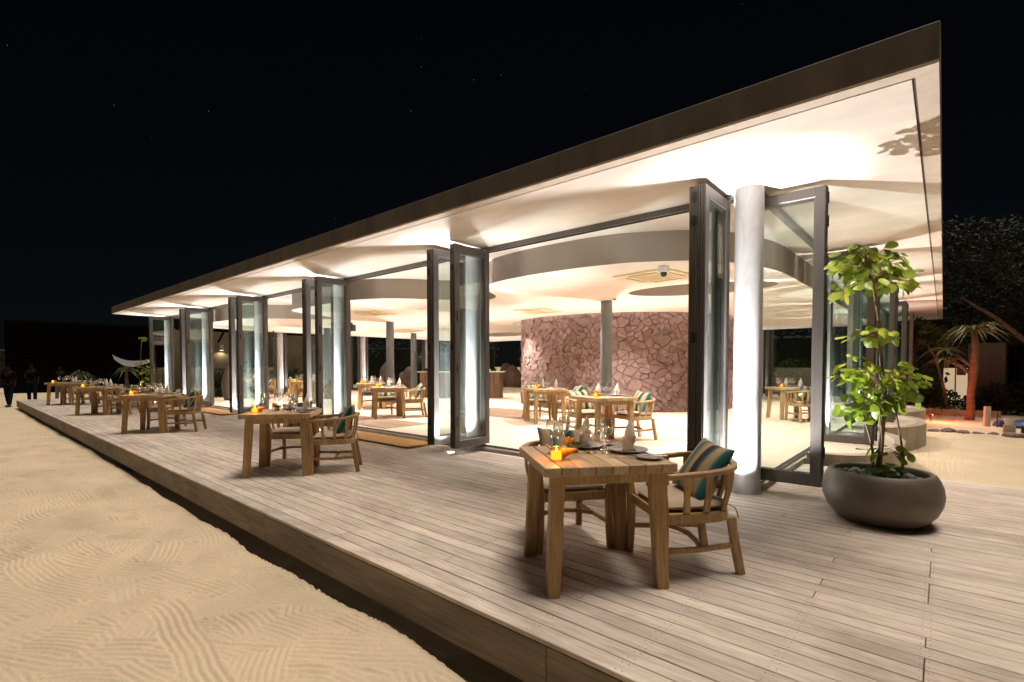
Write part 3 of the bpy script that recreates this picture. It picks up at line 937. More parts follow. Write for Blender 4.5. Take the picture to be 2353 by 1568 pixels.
for i, (s_, z, r_) in enumerate(sites):
    poly = [(s_ - .8, zlo - .08), (s_ + .8, zlo - .08), (s_ + .8, zhi + .08), (s_ - .8, zhi + .08)]
    for j, (a, b, c) in enumerate(sites):
        if j == i: continue
        da = (a - s_ + SW / 2) % SW - SW / 2; db = b - z
        d2 = math.hypot(da, db)
        if d2 > 1.3: continue
        nx_, ny_ = da / d2, db / d2
        t = .5 * (d2 * d2 + r_ * r_ - c * c) / d2
        poly = clip(poly, nx_, ny_, s_ * nx_ + z * ny_ + t - .0028)
        if len(poly) < 3: break
    if len(poly) < 3: continue
    # rough the outline
    pp = []
    for k in range(len(poly)):
        p, q_ = poly[k], poly[(k + 1) % len(poly)]
        L = math.hypot(q_[0] - p[0], q_[1] - p[1])
        if L < .01: continue
        pp.append((p[0] + rs2.uniform(-.004, .004), p[1] + rs2.uniform(-.003, .003)))
        if L > .09:
            pp.append(((p[0] + q_[0]) / 2 + rs2.uniform(-.007, .007), (p[1] + q_[1]) / 2 + rs2.uniform(-.007, .007)))
    if len(pp) < 3: continue
    pp = [warp(p) for p in pp]
    pp = [(p[0], min(zhi, max(zlo + .001, p[1]))) for p in pp]
    cx = sum(p[0] for p in pp) / len(pp); cz = sum(p[1] for p in pp) / len(pp)
    size = max(math.hypot(p[0] - cx, p[1] - cz) for p in pp)
    pr = rs2.uniform(-.005, .035); tx, tz = rs2.uniform(-.16, .16), rs2.uniform(-.16, .16)
    rings = []
    for (sc, hh) in ((1.0, -.05), (.99, -.010), (1 - .009 / max(size, .05), .012)):
        ring = []
        for p in pp:
            x_, z_ = cx + (p[0] - cx) * sc, cz + (p[1] - cz) * sc
            h = DR + hh + (pr + tx * (x_ - cx) + tz * (z_ - cz) if hh > -.03 else 0)
            th = x_ / DR
            ring.append((h * math.cos(th), h * math.sin(th), max(zlo + .002, z_)))
        rings.append(ring)
    n = len(pp)
    vs = rings[0] + rings[1] + rings[2]
    fs = [tuple(range(2 * n, 3 * n))]
    for ri in range(2):
        for k in range(n):
            k2 = (k + 1) % n
            fs.append((ri * n + k, ri * n + k2, (ri + 1) * n + k2, (ri + 1) * n + k))
    th = cx / DR
    dth = (th - ang_cam + PI) % (2 * PI) - PI
    front = abs(dth - (-.05)) < R(76) and cz < ZD
    stones.append((size * max(0, math.cos(dth)), front, vs, fs))
stones.sort(key=lambda t: -t[0])
cnt = 0
for sz, front, vs, fs in stones:
    if front and cnt < 300:
        put('stone', MB().add(vs, fs).mesh('stone', MAT['stone']), drum); cnt += 1
    else:
        rest.add(vs, fs)
stuff(put('stones', rest.mesh('small_stones', MAT['stone']), drum))

# ------------------------------------------------------------------ furniture prototypes
def make_table(label):
    t = thing('dining_table', label, 'table', (0, 0, 0), 0, 'square teak dining tables')
    TW, TL, TH, th = .80, .76, .75, .052
    pm = MB().box((0, 0, 0), (.0955, TL, th), .004).mesh('table_plank', MAT['teak_x'])
    for k in range(8):
        put('table_plank', pm, t, (-TW / 2 + .05 + k * .1, 0, TH - th / 2))
    ap = MB()
    ap.box((0, TL / 2 - .09, TH - th - .035), (TW - .22, .03, .065), .003).box((0, -TL / 2 + .09, TH - th - .035), (TW - .22, .03, .065), .003)
    put('apron', ap.mesh('apron', MAT['teak']), t)
    for sx in (-1, 1):
        for sy in (-1, 1):
            lm = MB().beam((sx * .335, sy * .315, 0), (sx * .300, sy * .285, TH - th - .0005), .075, .062, .084, .070)
            put('leg', lm.mesh('table_leg', MAT['teak']), t)
    return t

def make_chair(label):
    """sitter faces -y"""
    t = thing('armchair', label, 'chair', (0, 0, 0), 0, 'teak armchairs with striped pillows')
    # arm and back rail
    def rail(z0, z1, wx, yb, yf, n=13, straight=True):
        pts = [(wx * .97, yf, z0), (wx, yf + .16, z0 + .2 * (z1 - z0))]
        for k in range(n):
            a = PI * k / (n - 1)
            e = .72
            c_, s_ = math.cos(a), math.sin(a)
            x = wx * math.copysign(abs(c_) ** e, c_); y = .02 + (yb - .02) * (s_ ** e)
            pts.append((x, y, z0 + (z1 - z0) * (.35 + .65 * s_)))
        pts += [(-wx, yf + .16, z0 + .2 * (z1 - z0)), (-wx * .97, yf, z0)]
        return pts
    top = rail(.645, .70, .300, .275, -.285)
    put('arm_rail', MB().rect_sweep(top, .048, .03).mesh('arm_rail', MAT['teak'], True, 35), t)
    low = rail(.385, .385, .262, .225, -.245)
    sf = MB().rect_sweep(low, .034, .062)
    sf.box((0, -.245, .385), (.50, .034, .062), .003)
    sf.box((0, -.02, .362), (.49, .44, .012))
    put('seat_frame', sf.mesh('seat_frame', MAT['teak'], True, 35), t)
    def lerp_path(path, f):
        L = [0]
        for i in range(1, len(path)): L.append(L[-1] + math.dist(path[i - 1], path[i]))
        d = f * L[-1]
        for i in range(1, len(path)):
            if d <= L[i]:
                u = (d - L[i - 1]) / max(1e-6, L[i] - L[i - 1])
                return Vector(path[i - 1]).lerp(Vector(path[i]), u), (Vector(path[i]) - Vector(path[i - 1])).normalized()
    for f in (.105, .20, .30, .39, .465, .535, .61, .70, .80, .895):
        pt, tt = lerp_path(top, f); pb, tb = lerp_path(low, f)
        pm_ = (pt + pb) / 2 + Vector((pt.x - pb.x, pt.y - pb.y, 0)) * .25
        a = math.atan2(tt.y, tt.x)
        path = [pb + Vector((0, 0, .025)), pm_, pt - Vector((0, 0, .012))]
        mb = MB(); vs = []; fs = []
        ux = Vector((math.cos(a), math.sin(a), 0)); uy = Vector((-math.sin(a), math.cos(a), 0))
        for p, w in zip(path, (.042, .036, .05)):
            for sx, sy in ((-1, -1), (1, -1), (1, 1), (-1, 1)):
                vs.append(p + ux * (sx * w / 2) + uy * (sy * .008))
        for i in range(2):
            for k in range(4):
                k2 = (k + 1) % 4; fs.append((i * 4 + k, i * 4 + k2, (i + 1) * 4 + k2, (i + 1) * 4 + k))
        put('slat', mb.add(vs, fs).mesh('back_slat', MAT['teak']), t)
    for sx in (-1, 1):
        lm = MB().rect_sweep([(sx * .268, -.262, 0), (sx * .258, -.255, .2), (sx * .256, -.255, .40), (sx * .270, -.268, .55), (sx * .291, -.278, .634)], [.046, .048, .052, .046, .044], [.05, .052, .056, .048, .044], up=(0, 1, 0))
        put('leg', lm.mesh('front_leg', MAT['teak']), t)
        lm = MB().rect_sweep([(sx * .215, .285, 0), (sx * .205, .25, .2), (sx * .2, .225, .36)], .044, .05, up=(0, 1, 0))
        put('leg', lm.mesh('rear_leg', MAT['teak']), t)
        st_ = MB().rect_sweep([(sx * .258, -.245, .185), (sx * .236, 0, .178), (sx * .207, .245, .185)], .022, .034)
        put('stretcher', st_.mesh('stretcher', MAT['teak']), t)
    st_ = MB().rect_sweep([(-.24, .0, .18), (-.12, .03, .195), (0, .04, .20), (.12, .03, .195), (.24, .0, .18)], .022, .03)
    put('stretcher', st_.mesh('cross_stretcher', MAT['teak']), t)
    # seat cushion
    n = 20; vs = []; fs = []
    for side_ in (1, -1):
        for i in range(n + 1):
            for j in range(n + 1):
                u = -1 + 2 * i / n; w = -1 + 2 * j / n
                k = (1 - u ** 10) * (1 - w ** 10)
                x = .235 * u * (1 - .06 * max(0, w) ** 3); y = -.015 + .225 * w - (.02 * abs(u) ** 4 * max(0, w))
                vs.append((x, y, .447 + side_ * .03 * k ** .5 + (.006 * (1 - u * u) * (1 - w * w) if side_ > 0 else 0)))
    N = (n + 1) ** 2
    for i in range(n):
        for j in range(n):
            a = i * (n + 1) + j
            fs.append((a, a + n + 1, a + n + 2, a + 1)); fs.append((N + a, N + a + 1, N + a + n + 2, N + a + n + 1))
    cu = put('seat_cushion', MB().add(vs, fs).mesh('seat_cushion', MAT['cushion'], True), t)
    for sx in (-1, 1):
        ti = MB().tube([(sx * .19, .21, .44), (sx * .205, .245, .425), (sx * .215, .255, .40), (sx * .225, .262, .36)], .004, 5)
        put('tie_string', ti.mesh('tie_string', MAT['cushion']), cu)
    return t

def make_pillow_mesh(seed=0):
    n = 22; vs = []; fs = []; r_ = random.Random(seed)
    for side_ in (1, -1):
        for i in range(n + 1):
            for j in range(n + 1):
                u = -1 + 2 * i / n; w = -1 + 2 * j / n
                k = max(0, (1 - u * u) * (1 - w * w)) ** .42
                pin = 1 - .07 * (1 - abs(u)) * abs(w) ** 2 - .07 * (1 - abs(w)) * abs(u) ** 2
                x = .215 * u * (1 - .09 * (1 - w * w)); y = .215 * w * (1 - .09 * (1 - u * u))
                vs.append((x, y, side_ * .075 * k + .008 * math.sin(3 * u + seed) * math.cos(2.5 * w) * k))
    N = (n + 1) ** 2
    for i in range(n):
        for j in range(n):
            a = i * (n + 1) + j
            fs.append((a, a + n + 1, a + n + 2, a + 1)); fs.append((N + a, N + a + 1, N + a + n + 2, N + a + n + 1))
    return MB().add(vs, fs).mesh('pillow', MAT['stripe'], True)
me_pillow = [make_pillow_mesh(k) for k in range(3)]

# table ware meshes
me_wine = MB().lathe([(.0001, .0), (.033, .0), (.034, .002), (.012, .006), (.0045, .012), (.0038, .06), (.0042, .098), (.012, .106), (.028, .118), (.039, .138), (.0425, .155), (.041, .18), (.036, .205), (.0335, .222)], 26, None, False).mesh('wine_glass', MAT['wine'], True)
me_wine_in = None
me_water = MB().lathe([(.0001, .0), (.031, .0), (.032, .002), (.011, .006), (.0045, .011), (.0038, .045), (.0042, .075), (.013, .083), (.027, .095), (.035, .113), (.037, .128), (.035, .15), (.0315, .172), (.030, .182)], 26, None, False).mesh('water_glass', MAT['wine'], True)
me_plate = MB().lathe([(.0001, .006), (.085, .006), (.10, .009), (.128, .017), (.134, .019), (.135, .022), (.129, .022), (.10, .013), (.085, .0105), (.0001, .010)], 40, None, False).mesh('dinner_plate', MAT['plate'], True)
me_side = MB().lathe([(.0001, .005), (.055, .005), (.068, .008), (.082, .013), (.083, .016), (.078, .016), (.066, .011), (.055, .009), (.0001, .009)], 32, None, False).mesh('side_plate', MAT['plate'], True)
def napkin_mesh(seed):
    r_ = random.Random(seed); mb = MB(); vs = []; fs = []
    seg, lev = 28, 12
    for l in range(lev + 1):
        f = l / lev
        for k in range(seg):
            a = 2 * PI * k / seg
            if f < .55:
                rr = .043 - .006 * math.sin(f / .55 * PI) + .0035 * math.sin(3 * a + 14 * f) + .004 * math.sin(f * 40 + a * 2)
                z = f / .55 * .10
                vs.append((rr * math.cos(a), rr * math.sin(a), z))
            else:
                g = (f - .55) / .45
                w = (1 - g ** 1.6)
                flat = 1 - .55 * g
                x = .041 * w * math.cos(a) + .012 * g; y = .041 * w * flat * math.sin(a)
                z = .10 + g * .115 - .018 * (1 - math.cos(a)) * (1 - g)
                vs.append((x, y, z))
    for l in range(lev):
        for k in range(seg):
            k2 = (k + 1) % seg
            fs.append((l * seg + k, l * seg + k2, (l + 1) * seg + k2, (l + 1) * seg + k))
    fs.append(tuple(range(seg))[::-1])
    return mb.add(vs, fs).mesh('folded_napkin', MAT['napkin'], True)
me_napkin = [napkin_mesh(k) for k in range(2)]
def cutlery_mesh(kind):
    mb = MB()
    if kind == 'knife':
        mb.box((0, -.055, .004), (.012, .10, .005), .0015).box((0, .055, .004), (.016, .12, .002))
    else:
        mb.rect_sweep([(0, -.10, .004), (0, -.02, .004), (0, .03, .007), (0, .055, .006)], [.012, .007, .008, .02], .003)
        for k in (-1.5, -.5, .5, 1.5):
            mb.box((k * .0055, .08, .006), (.003, .05, .002))
    return mb.mesh(kind, MAT['steel'])
me_knife, me_fork = cutlery_mesh('knife'), cutlery_mesh('fork')
# candle in amber glass
me_c_glass = MB().lathe([(.0001, .001), (.034, .001), (.035, .004), (.035, .088), (.0325, .088), (.0325, .008), (.0001, .008)], 24, None, False).mesh('candle_glass', MAT['jar_glass'], True, 40)
me_c_wax = MB().lathe([(.0001, .009), (.0315, .009), (.0315, .055), (.0001, .052)], 20, None, False).mesh('candle_wax', MAT['lit_wax'], True, 40)
me_c_flame = MB().lathe([(.0001, .054), (.004, .058), (.0055, .066), (.003, .076), (.0001, .084)], 10, None, False).mesh('flame', MAT['flame'], True)
# shell: spiral cone lying down
def shell_mesh():
    vs = []; fs = []; n = 90; seg = 12
    pts = []
    for k in range(11):
        f = k / 10
        pts.append(((.033 * (1 - f) + .002), f))
    mb = MB()
    prof = []
    for k in range(23):
        f = k / 22
        r_ = .034 * (1 - f) ** .8 * (1 + .09 * (1 if k % 2 else -1)) + .0008
        prof.append((r_, .004 + f * .105))
    prof = [(.0001, .002)] + prof + [(.0001, .111)]
    M_ = Matrix.Rotation(R(90 - 17), 4, 'Y')
    mb.lathe(prof, 18, Matrix.Translation((-.05, 0, .036)) @ M_, False)
    return mb.mesh('shell', MAT['shell'], True, 50)
me_shell = shell_mesh()
def sprig_meshes():
    r_ = random.Random(3)
    vs = []; fs = []; vs2 = []; fs2 = []
    for k in range(70):
        a = r_.uniform(0, 2 * PI); rr = .05 * math.sqrt(r_.random()); z = .01 + .03 * r_.random()
        p = Vector((rr * math.cos(a), rr * math.sin(a), z)); d = Vector((r_.uniform(-1, 1), r_.uniform(-1, 1), r_.uniform(.1, 1))).normalized() * .018
        s = d.cross(Vector((r_.uniform(-1, 1), r_.uniform(-1, 1), .3))).normalized() * .006
        o = len(vs); vs += [p - d, p + s, p + d, p - s]; fs.append((o, o + 1, o + 2, o + 3))
    for k in range(46):
        a = r_.uniform(0, 2 * PI); rr = .03 * math.sqrt(r_.random()); z = .06 + .035 * r_.random()
        p = Vector((-.03 + rr * math.cos(a), rr * math.sin(a), z)); d = Vector((r_.uniform(-1, 1), r_.uniform(-1, 1), r_.uniform(-.2, 1))).normalized() * .014
        s = d.cross(Vector((r_.uniform(-1, 1), r_.uniform(-1, 1), .3))).normalized() * .009
        o = len(vs2); vs2 += [p - d, p + s, p + d, p - s]; fs2.append((o, o + 1, o + 2, o + 3))
    return MB().add(vs, fs).mesh('green_sprigs', MAT['herb']), MB().add(vs2, fs2).mesh('petals', MAT['flower'])
me_herb, me_petal = sprig_meshes()
me_vase = MB().lathe([(.0001, .001), (.026, .001), (.034, .02), (.028, .04), (.024, .045), (.0001, .042)], 20, None, False).mesh('small_bowl', MAT['plate'], True)
me_vstem = MB().tube([(-.004, 0, .03), (-.02, .004, .05), (-.03, 0, .075)], .003, 5).tube([(.0, 0, .03), (-.03, -.01, .06), (-.04, -.012, .085)], .003, 5).mesh('flower_stem', MAT['herb'])

def place_settings(tx, ty, tz, ang, T, light=False):
    u = Vector((math.cos(ang), math.sin(ang))); w = Vector((-u.y, u.x))
    def P(a, b, z=.75): return (tx + u.x * a + w.x * b, ty + u.y * a + w.y * b, tz + z + .001)
    ent = [(me_plate, 'dinner_plate', .27, .045, .75, 'dark grey dinner plate at right on ', 'plate'),
           (me_plate, 'dinner_plate', .05, .26, .75, 'dark grey dinner plate at back on ', 'plate'),
           (me_side, 'side_plate', .30, -.215, .75, 'small grey side plate at right corner of ', 'plate'),
           (me_side, 'side_plate', .30, .29, .75, 'small grey side plate at back corner of ', 'plate')]
    for me_, nm, a, b_, z, lab, cat in ent:
        tag(put(nm, me_, None, P(a, b_, z), (0, 0, rnd.uniform(0, 6))), lab + T, cat, 'grey stoneware plates')
    tag(put('folded_napkin', me_napkin[0], None, P(.275, .04, .7605), (0, 0, ang + R(-60))), 'upright folded napkin on the right plate of ' + T, 'napkin', 'folded napkins')
    tag(put('folded_napkin', me_napkin[1], None, P(.045, .26, .7605), (0, 0, ang + R(-50))), 'upright folded napkin on the back plate of ' + T, 'napkin', 'folded napkins')
    gl = [(me_wine, 'wine_glass', -.24, .07, 'tall wine glass at the left on '), (me_water, 'water_glass', -.17, .17, 'shorter stemmed glass second from the left on '), (me_wine, 'wine_glass', -.115, .225, 'tall wine glass third from the left on '),
          (me_wine, 'wine_glass', .02, .05, 'tall wine glass beside the flowers on '), (me_water, 'water_glass', .115, .135, 'shorter stemmed glass near the right napkin on '), (me_wine, 'wine_glass', .11, .02, 'tall wine glass nearest the right plate on ')]
    for me_, nm, a, b_, lab in gl:
        tag(put(nm, me_, None, P(a, b_), (0, 0, rnd.uniform(0, 6))), lab + T, 'glass', 'stemmed glasses')
    c = thing('candle_jar', 'lit amber candle in a glass on ' + T, 'candle', P(-.275, -.165), 0, 'lit table candles')
    put('candle_glass', me_c_glass, c); put('candle_wax', me_c_wax, c); put('flame', me_c_flame, c)
    if light:
        d = bpy.data.lights.new('candle_glow', 'POINT'); d.energy = 1.1; d.color = (1, .5, .15); d.shadow_soft_size = .02
        put('candle_glow', d, c, (0, 0, .105))
    tag(put('spiral_shell', me_shell, None, P(-.195, -.16), (0, 0, ang + R(-35))), 'orange spiral sea shell beside the candle on ' + T, 'shell', 'table shells')
    f = thing('flower_bowl', 'small bowl of orange petals on ' + T, 'flowers', P(-.09, .09), ang, 'table flowers')
    put('bowl', me_vase, f); put('petals', me_petal, f); put('sprigs', me_herb, f, (.0, 0, .03)); put('stem', me_vstem, f)
    tag(put('knife', me_knife, None, P(.30, -.215, .767), (0, 0, ang + R(70))), 'steel knife across the right side plate on ' + T, 'cutlery', 'table cutlery')
    tag(put('knife', me_knife, None, P(.30, .29, .767), (0, 0, ang + R(30))), 'steel knife across the back side plate on ' + T, 'cutlery', 'table cutlery')
    tag(put('fork', me_fork, None, P(.16, -.14), (0, 0, ang + R(-90))), 'steel fork near the front edge of ' + T, 'cutlery', 'table cutlery')
    tag(put('fork', me_fork, None, P(-.20, .285), (0, 0, ang)), 'steel fork near the back edge of ' + T, 'cutlery', 'table cutlery')

table0 = make_table('x'); chair0 = make_chair('x')
_used = {'t': False, 'c': False}
def put_table(loc, rz, label):
    if not _used['t']:
        _used['t'] = True; o = table0; o.location = loc; o.rotation_euler = (0, 0, rz); o['label'] = label; return o
    return instance(table0, loc, rz, label)
def put_chair(loc, rz, label):
    if not _used['c']:
        _used['c'] = True; o = chair0; o.location = loc; o.rotation_euler = (0, 0, rz); o['label'] = label; return o
    return instance(chair0, loc, rz, label)
pil_n = 0
def pillow_on(loc, rz, label):
    """leans on the chair back; chair frame: sitter faces -y"""
    global pil_n
    M_ = Matrix.Translation(loc) @ Matrix.Rotation(rz, 4, 'Z') @ Matrix.Translation((rnd.uniform(-.03, .03), .125, .64)) @ Matrix.Rotation(R(60 + rnd.uniform(-5, 5)), 4, 'X') @ Matrix.Rotation(rnd.uniform(-.16, .16), 4, 'Z')
    o = put('striped_pillow', me_pillow[pil_n % 3]); o.matrix_world = M_ @ Matrix.Scale(.93, 4); pil_n += 1
    tag(o, label, 'pillow', 'striped throw pillows'); return o

def dining_set(cx, cy, z, deg, T, sides=(0, 90), light=False, off=.62, jit=0.0):
    a = R(deg)
    put_table((cx, cy, z), a, {'': ''}.get(T, 'square plank topped teak table, ' + T.replace('the ', '', 1)))
    for s in sides:
        b = a + R(s)
        d = off + rnd.uniform(-.02, .02)
        px, py = cx + math.cos(b) * d, cy + math.sin(b) * d
        # chair faces table: local -y -> direction (-cos b,-sin b): rz = b - 90
        rz = b - PI / 2 + rnd.uniform(-.05, .05) + jit
        side_name = {0: 'right of', 90: 'behind', 180: 'left of', 270: 'in front of'}[s]
        put_chair((px, py, z), rz, 'slatted teak armchair %s %s' % (side_name, T))
        pillow_on((px, py, z), rz, 'teal striped pillow in the armchair %s %s' % (side_name, T))
    place_settings(cx, cy, z, a, T, light)

DZ = 0.002
deck_T = ['the nearest deck table', 'the second deck table', 'the third deck table', 'the fourth deck table', 'the farthest deck table']
for (x, y, d), T in zip([(-1.70, 2.73, 51), (-6.22, 2.79, 52), (-12.0, 2.76, 50), (-17.35, 2.8, 50), (-22.6, 2.78, 50)], deck_T):
    dining_set(x, y, DZ, d, T, (0, 90), light=(x > -13))
ZI = ZF + .0025
in_T = [((-4.24, 7.21, 64), 'the indoor table before the grey column', (0, 90)), ((-6.72, 8.85, 58), 'the indoor table by the stone wall edge', (0, 90)),
        ((-10.17, 7.11, 62), 'the indoor table in the second opening', (0, 90)), ((-12.65, 8.25, 60), 'the indoor table under the second ceiling unit', (0, 90)),
        ((-19.6, 10.0, 55), 'the indoor table near the end wall', (0, 180)), ((-20.3, 7.9, 55), 'the indoor table in the far opening', (0, 90)),
        ((-2.75, 13.2, 40), 'the indoor table behind the corner glass', (0, 270)), ((-16.2, 8.0, 55), 'the indoor table in the third opening', (0, 90))]
for (x, y, d), T, sides in in_T:
    dining_set(x, y, ZI, d, T, sides)

# bucket bag-like planter pot seen behind the near table: dark wicker tub on a stool height chair at the threshold is the chair behind; nothing more

# ------------------------------------------------------------------ coir mats
def coir_mat(cx, cy, w, d, label):
    t = thing('coir_doormat', label, 'doormat', (cx, cy, .002), 0, 'coir doormats')
    put('mat_top', MB().box((0, 0, .018), (w - .03, d - .03, .034), .008).mesh('mat_top', MAT['coir']), t)
    r_ = random.Random(int(cx * 10)); vs = []; fs = []
    for k in range(1500):
        e = r_.random() * 2 * (w + d)
        if e < w: x, y, nx_, ny_ = e - w / 2, -d / 2, 0, -1
        elif e < w + d: x, y, nx_, ny_ = w / 2, e - w - d / 2, 1, 0
        elif e < 2 * w + d: x, y, nx_, ny_ = e - w - d - w / 2, d / 2, 0, 1
        else: x, y, nx_, ny_ = -w / 2, e - 2 * w - d - d / 2, -1, 0
        z = r_.uniform(.0, .034); p = Vector((x - nx_ * .016, y - ny_ * .016, z)); q_ = p + Vector((nx_ * .018 + r_.uniform(-.008, .008), ny_ * .018 + r_.uniform(-.008, .008), r_.uniform(-.004, .008)))
        q_.z = max(.0005, q_.z)
        s = Vector((ny_, nx_, 0)) * .003
        o = len(vs); vs += [p - s, p + s, q_]; fs.append((o, o + 1, o + 2))
    stuff(put('bristle_fringe', MB().add(vs, fs).mesh('bristle_fringe', MAT['coir_edge']), t))
coir_mat(-7.75, 5.12, 2.75, .62, 'tan coir doormat at the second opening behind the second deck table')
coir_mat(-15.75, 5.12, 2.75, .62, 'tan coir doormat at the fourth opening farther along the deck')
tag(put('floor_mat', MB().box((-8.9, 9.9, ZF + .006), (2.6, 1.9, .008), .002).mesh('floor_mat', MAT['rug']), ), 'flat brown woven mat on the indoor floor before the counter', 'mat')
tag(put('floor_mat', MB().box((-9.7, 6.35, ZF + .006), (2.6, 1.1, .008), .002).mesh('floor_mat', MAT['rug']), ), 'flat brown woven mat just inside the second opening', 'mat')

# ------------------------------------------------------------------ bar counter
ct = thing('bar_counter', 'bark fronted counter with a pale stone top left of the stone wall', 'counter', (-14.6, 13.7, ZF), R(35))
for k in range(16):
    w = .2
    put('bark_slab', MB().box((-1.5 + k * .2, -.35 + rnd.uniform(-.008, .008), .5), (w - .006, .06, .99), .012).mesh('bark_slab', MAT['counter']), ct)
for k in range(3):
    put('bark_slab', MB().box((1.62, -.22 + k * .22, .5), (.06, .21, .99), .012).mesh('bark_slab', MAT['counter']), ct)
put('counter_core', MB().box((0, .02, .5), (3.15, .64, .99)).mesh('counter_core', MAT['counter']), ct)
put('counter_top', MB().box((.02, 0, 1.02), (3.45, .86, .045), .006).mesh('counter_top', MAT['stone_top']), ct)
def on_counter(name, mb_parts, x, y, label, cat):
    a = R(35); wx = -14.6 + math.cos(a) * x - math.sin(a) * y; wy = 13.7 + math.sin(a) * x + math.cos(a) * y
    t = thing(name, label, cat, (wx, wy, ZF + 1.043), a)
    for nm, mb, mt in mb_parts: put(nm, mb.mesh(nm, MAT[mt], True, 40), t)
on_counter('menu_stand', [('tray', MB().box((0, 0, .06), (.34, .24, .12), .01), 'black'), ('towel', MB().lathe([(.0001, 0.12), (.05, .12), (.06, .2), (.03, .27), (.0001, .3)], 16), 'napkin')], -1.3, 0, 'black tray box with a white folded towel on the counter', 'tray')
on_counter('bottle', [('glass_body', MB().lathe([(.0001, 0), (.036, 0), (.037, .18), (.014, .24), (.013, .3), (.0001, .3)], 16), 'black')], -.5, .05, 'dark bottle on the middle of the counter', 'bottle')
on_counter('cup', [('cup_body', MB().lathe([(.0001, 0), (.03, 0), (.04, .09), (.036, .09), (.0001, .01)], 16, None, False), 'white')], 1.15, .0, 'small pale cup at the right end of the counter', 'cup')

# ------------------------------------------------------------------ ceiling devices
def ac_unit(x, y, deg, label):
    t = thing('ceiling_air_conditioner', label, 'air conditioner', (x, y, ZD), R(deg), 'ceiling cassette air conditioners')
    put('panel', MB().box((0, 0, -.014), (.95, .95, .026), .008).mesh('panel', MAT['ac']), t)
    put('intake_grille', MB().box((0, 0, -.031), (.52, .52, .010), .003).mesh('intake_grille', MAT['ac']), t)
    gs_ = MB()
    for k in range(15): gs_.box((0, -.21 + k * .03, -.0375), (.46, .008, .004))
    put('grille_bars', gs_.mesh('grille_bars', MAT['ac']), t)
    for k in range(4):
        a = k * PI / 2
        M_ = Matrix.Rotation(a, 4, 'Z')
        put('air_slot', MB().box((0, .36, -.0285), (.50, .05, .003), 0, M_).mesh('air_slot', MAT['black']), t)
        put('louvre', MB().box((0, .358, -.034), (.485, .036, .006), .002, M_).mesh('louvre', MAT['ac']), t)
ac_unit(-3.45, 7.42, -8, 'cream ceiling air conditioner nearest the camera beside the oval ceiling recess')
ac_unit(-7.9, 10.1, 15, 'cream ceiling air conditioner left of the grey indoor column')
ac_unit(-11.6, 7.6, 20, 'cream ceiling air conditioner above the second opening')
ac_unit(-16.3, 12.3, 10, 'cream ceiling air conditioner far back on the left')
t = thing('dome_camera', 'small white security camera with dark dome under the curved ceiling', 'camera', (-3.03, 6.78, ZD))
put('mount', MB().box((0, 0, -.045), (.12, .12, .09), .008).mesh('mount', MAT['white']), t)
put('dome', MB().lathe([(.045, -.09), (.045, -.11), (.038, -.135), (.02, -.15), (.0001, -.154)], 20, None, False).mesh('dome', MAT['black'], True), t)
t = thing('smoke_detector', 'tiny white smoke detector on the ceiling in front of the grey column', 'detector', (-5.22, 9.28, ZD))
put('base', MB().lathe([(.055, -.0), (.055, -.018), (.04, -.02)], 20).mesh('base', MAT['white'], True, 40), t)
put('sensor', MB().lathe([(.034, -.02), (.034, -.03), (.028, -.045), (.0001, -.047)], 16).mesh('sensor', MAT['black'], True, 40), t)
for x, y, lab in ((-14.75, 8.9, 'black ceiling speaker box seen at the left edge of the second opening'), (-20.6, 8.9, 'black ceiling speaker box in the third opening')):
    t = thing('ceiling_speaker', lab, 'speaker', (x, y, ZD), R(25), 'black ceiling speakers')
    put('bracket', MB().box((0, 0, -.03), (.05, .05, .06)).mesh('bracket', MAT['black']), t)
    put('speaker_box', MB().box((0, 0, -.17), (.22, .22, .22), .02).mesh('speaker_box', MAT['black']), t)

# unseen ceiling downlights, added to brighten the indoor floor and tables
me_dl_ring = MB().lathe([(.032, -.002), (.05, -.002), (.05, -.008), (.034, -.006)], 20, None, False).mesh('trim_ring', MAT['white'], True)
me_dl_lens = MB().lathe([(.0001, -.003), (.033, -.003)], 16, None, False).mesh('lens', MAT['dl_lens'])
DLS = [(-2.6, 8.1), (-4.9, 7.1), (-6.3, 9.6), (-6.0, 11.0), (-9.6, 7.4), (-10.2, 11.6), (-12.6, 7.2), (-13.0, 11.8), (-16.6, 6.9), (-17.6, 10.6), (-19.6, 8.2), (-19.6, 14.2), (-2.6, 11.4), (-2.8, 15.0), (-3.0, 18.2), (-14.2, 15.2)]
for k, (x, y) in enumerate(DLS):
    t = thing('fill_downlight', 'tiny added ceiling fill downlight %s' % ['left of the near ceiling unit', 'near the curved ceiling edge', 'over the table by the stone wall', 'just in front of the stone wall', 'inside the second opening', 'before the counter', 'above the second ceiling unit side', 'above the counter', 'in the fourth opening', 'in the left middle ceiling', 'near the end wall', 'far back by the end wall', 'behind the corner glass', 'above the table behind the corner glass', 'deep behind the corner glass', 'behind the counter'][k], 'downlight', (x, y, ZD), 0, 'added ceiling fill downlights')
    put('trim_ring', me_dl_ring, t, (0, 0, 0), (0, 0, 0), (.7, .7, 1)); put('lens', me_dl_lens, t, (0, 0, 0), (0, 0, 0), (.7, .7, 1))
    d = bpy.data.lights.new('fill_downlight_beam', 'SPOT'); d.energy = FILL_DOWN; d.spot_size = R(115); d.spot_blend = .8; d.shadow_soft_size = .03; d.color = WARM
    put('fill_downlight_beam', d, t, (0, 0, -.02))

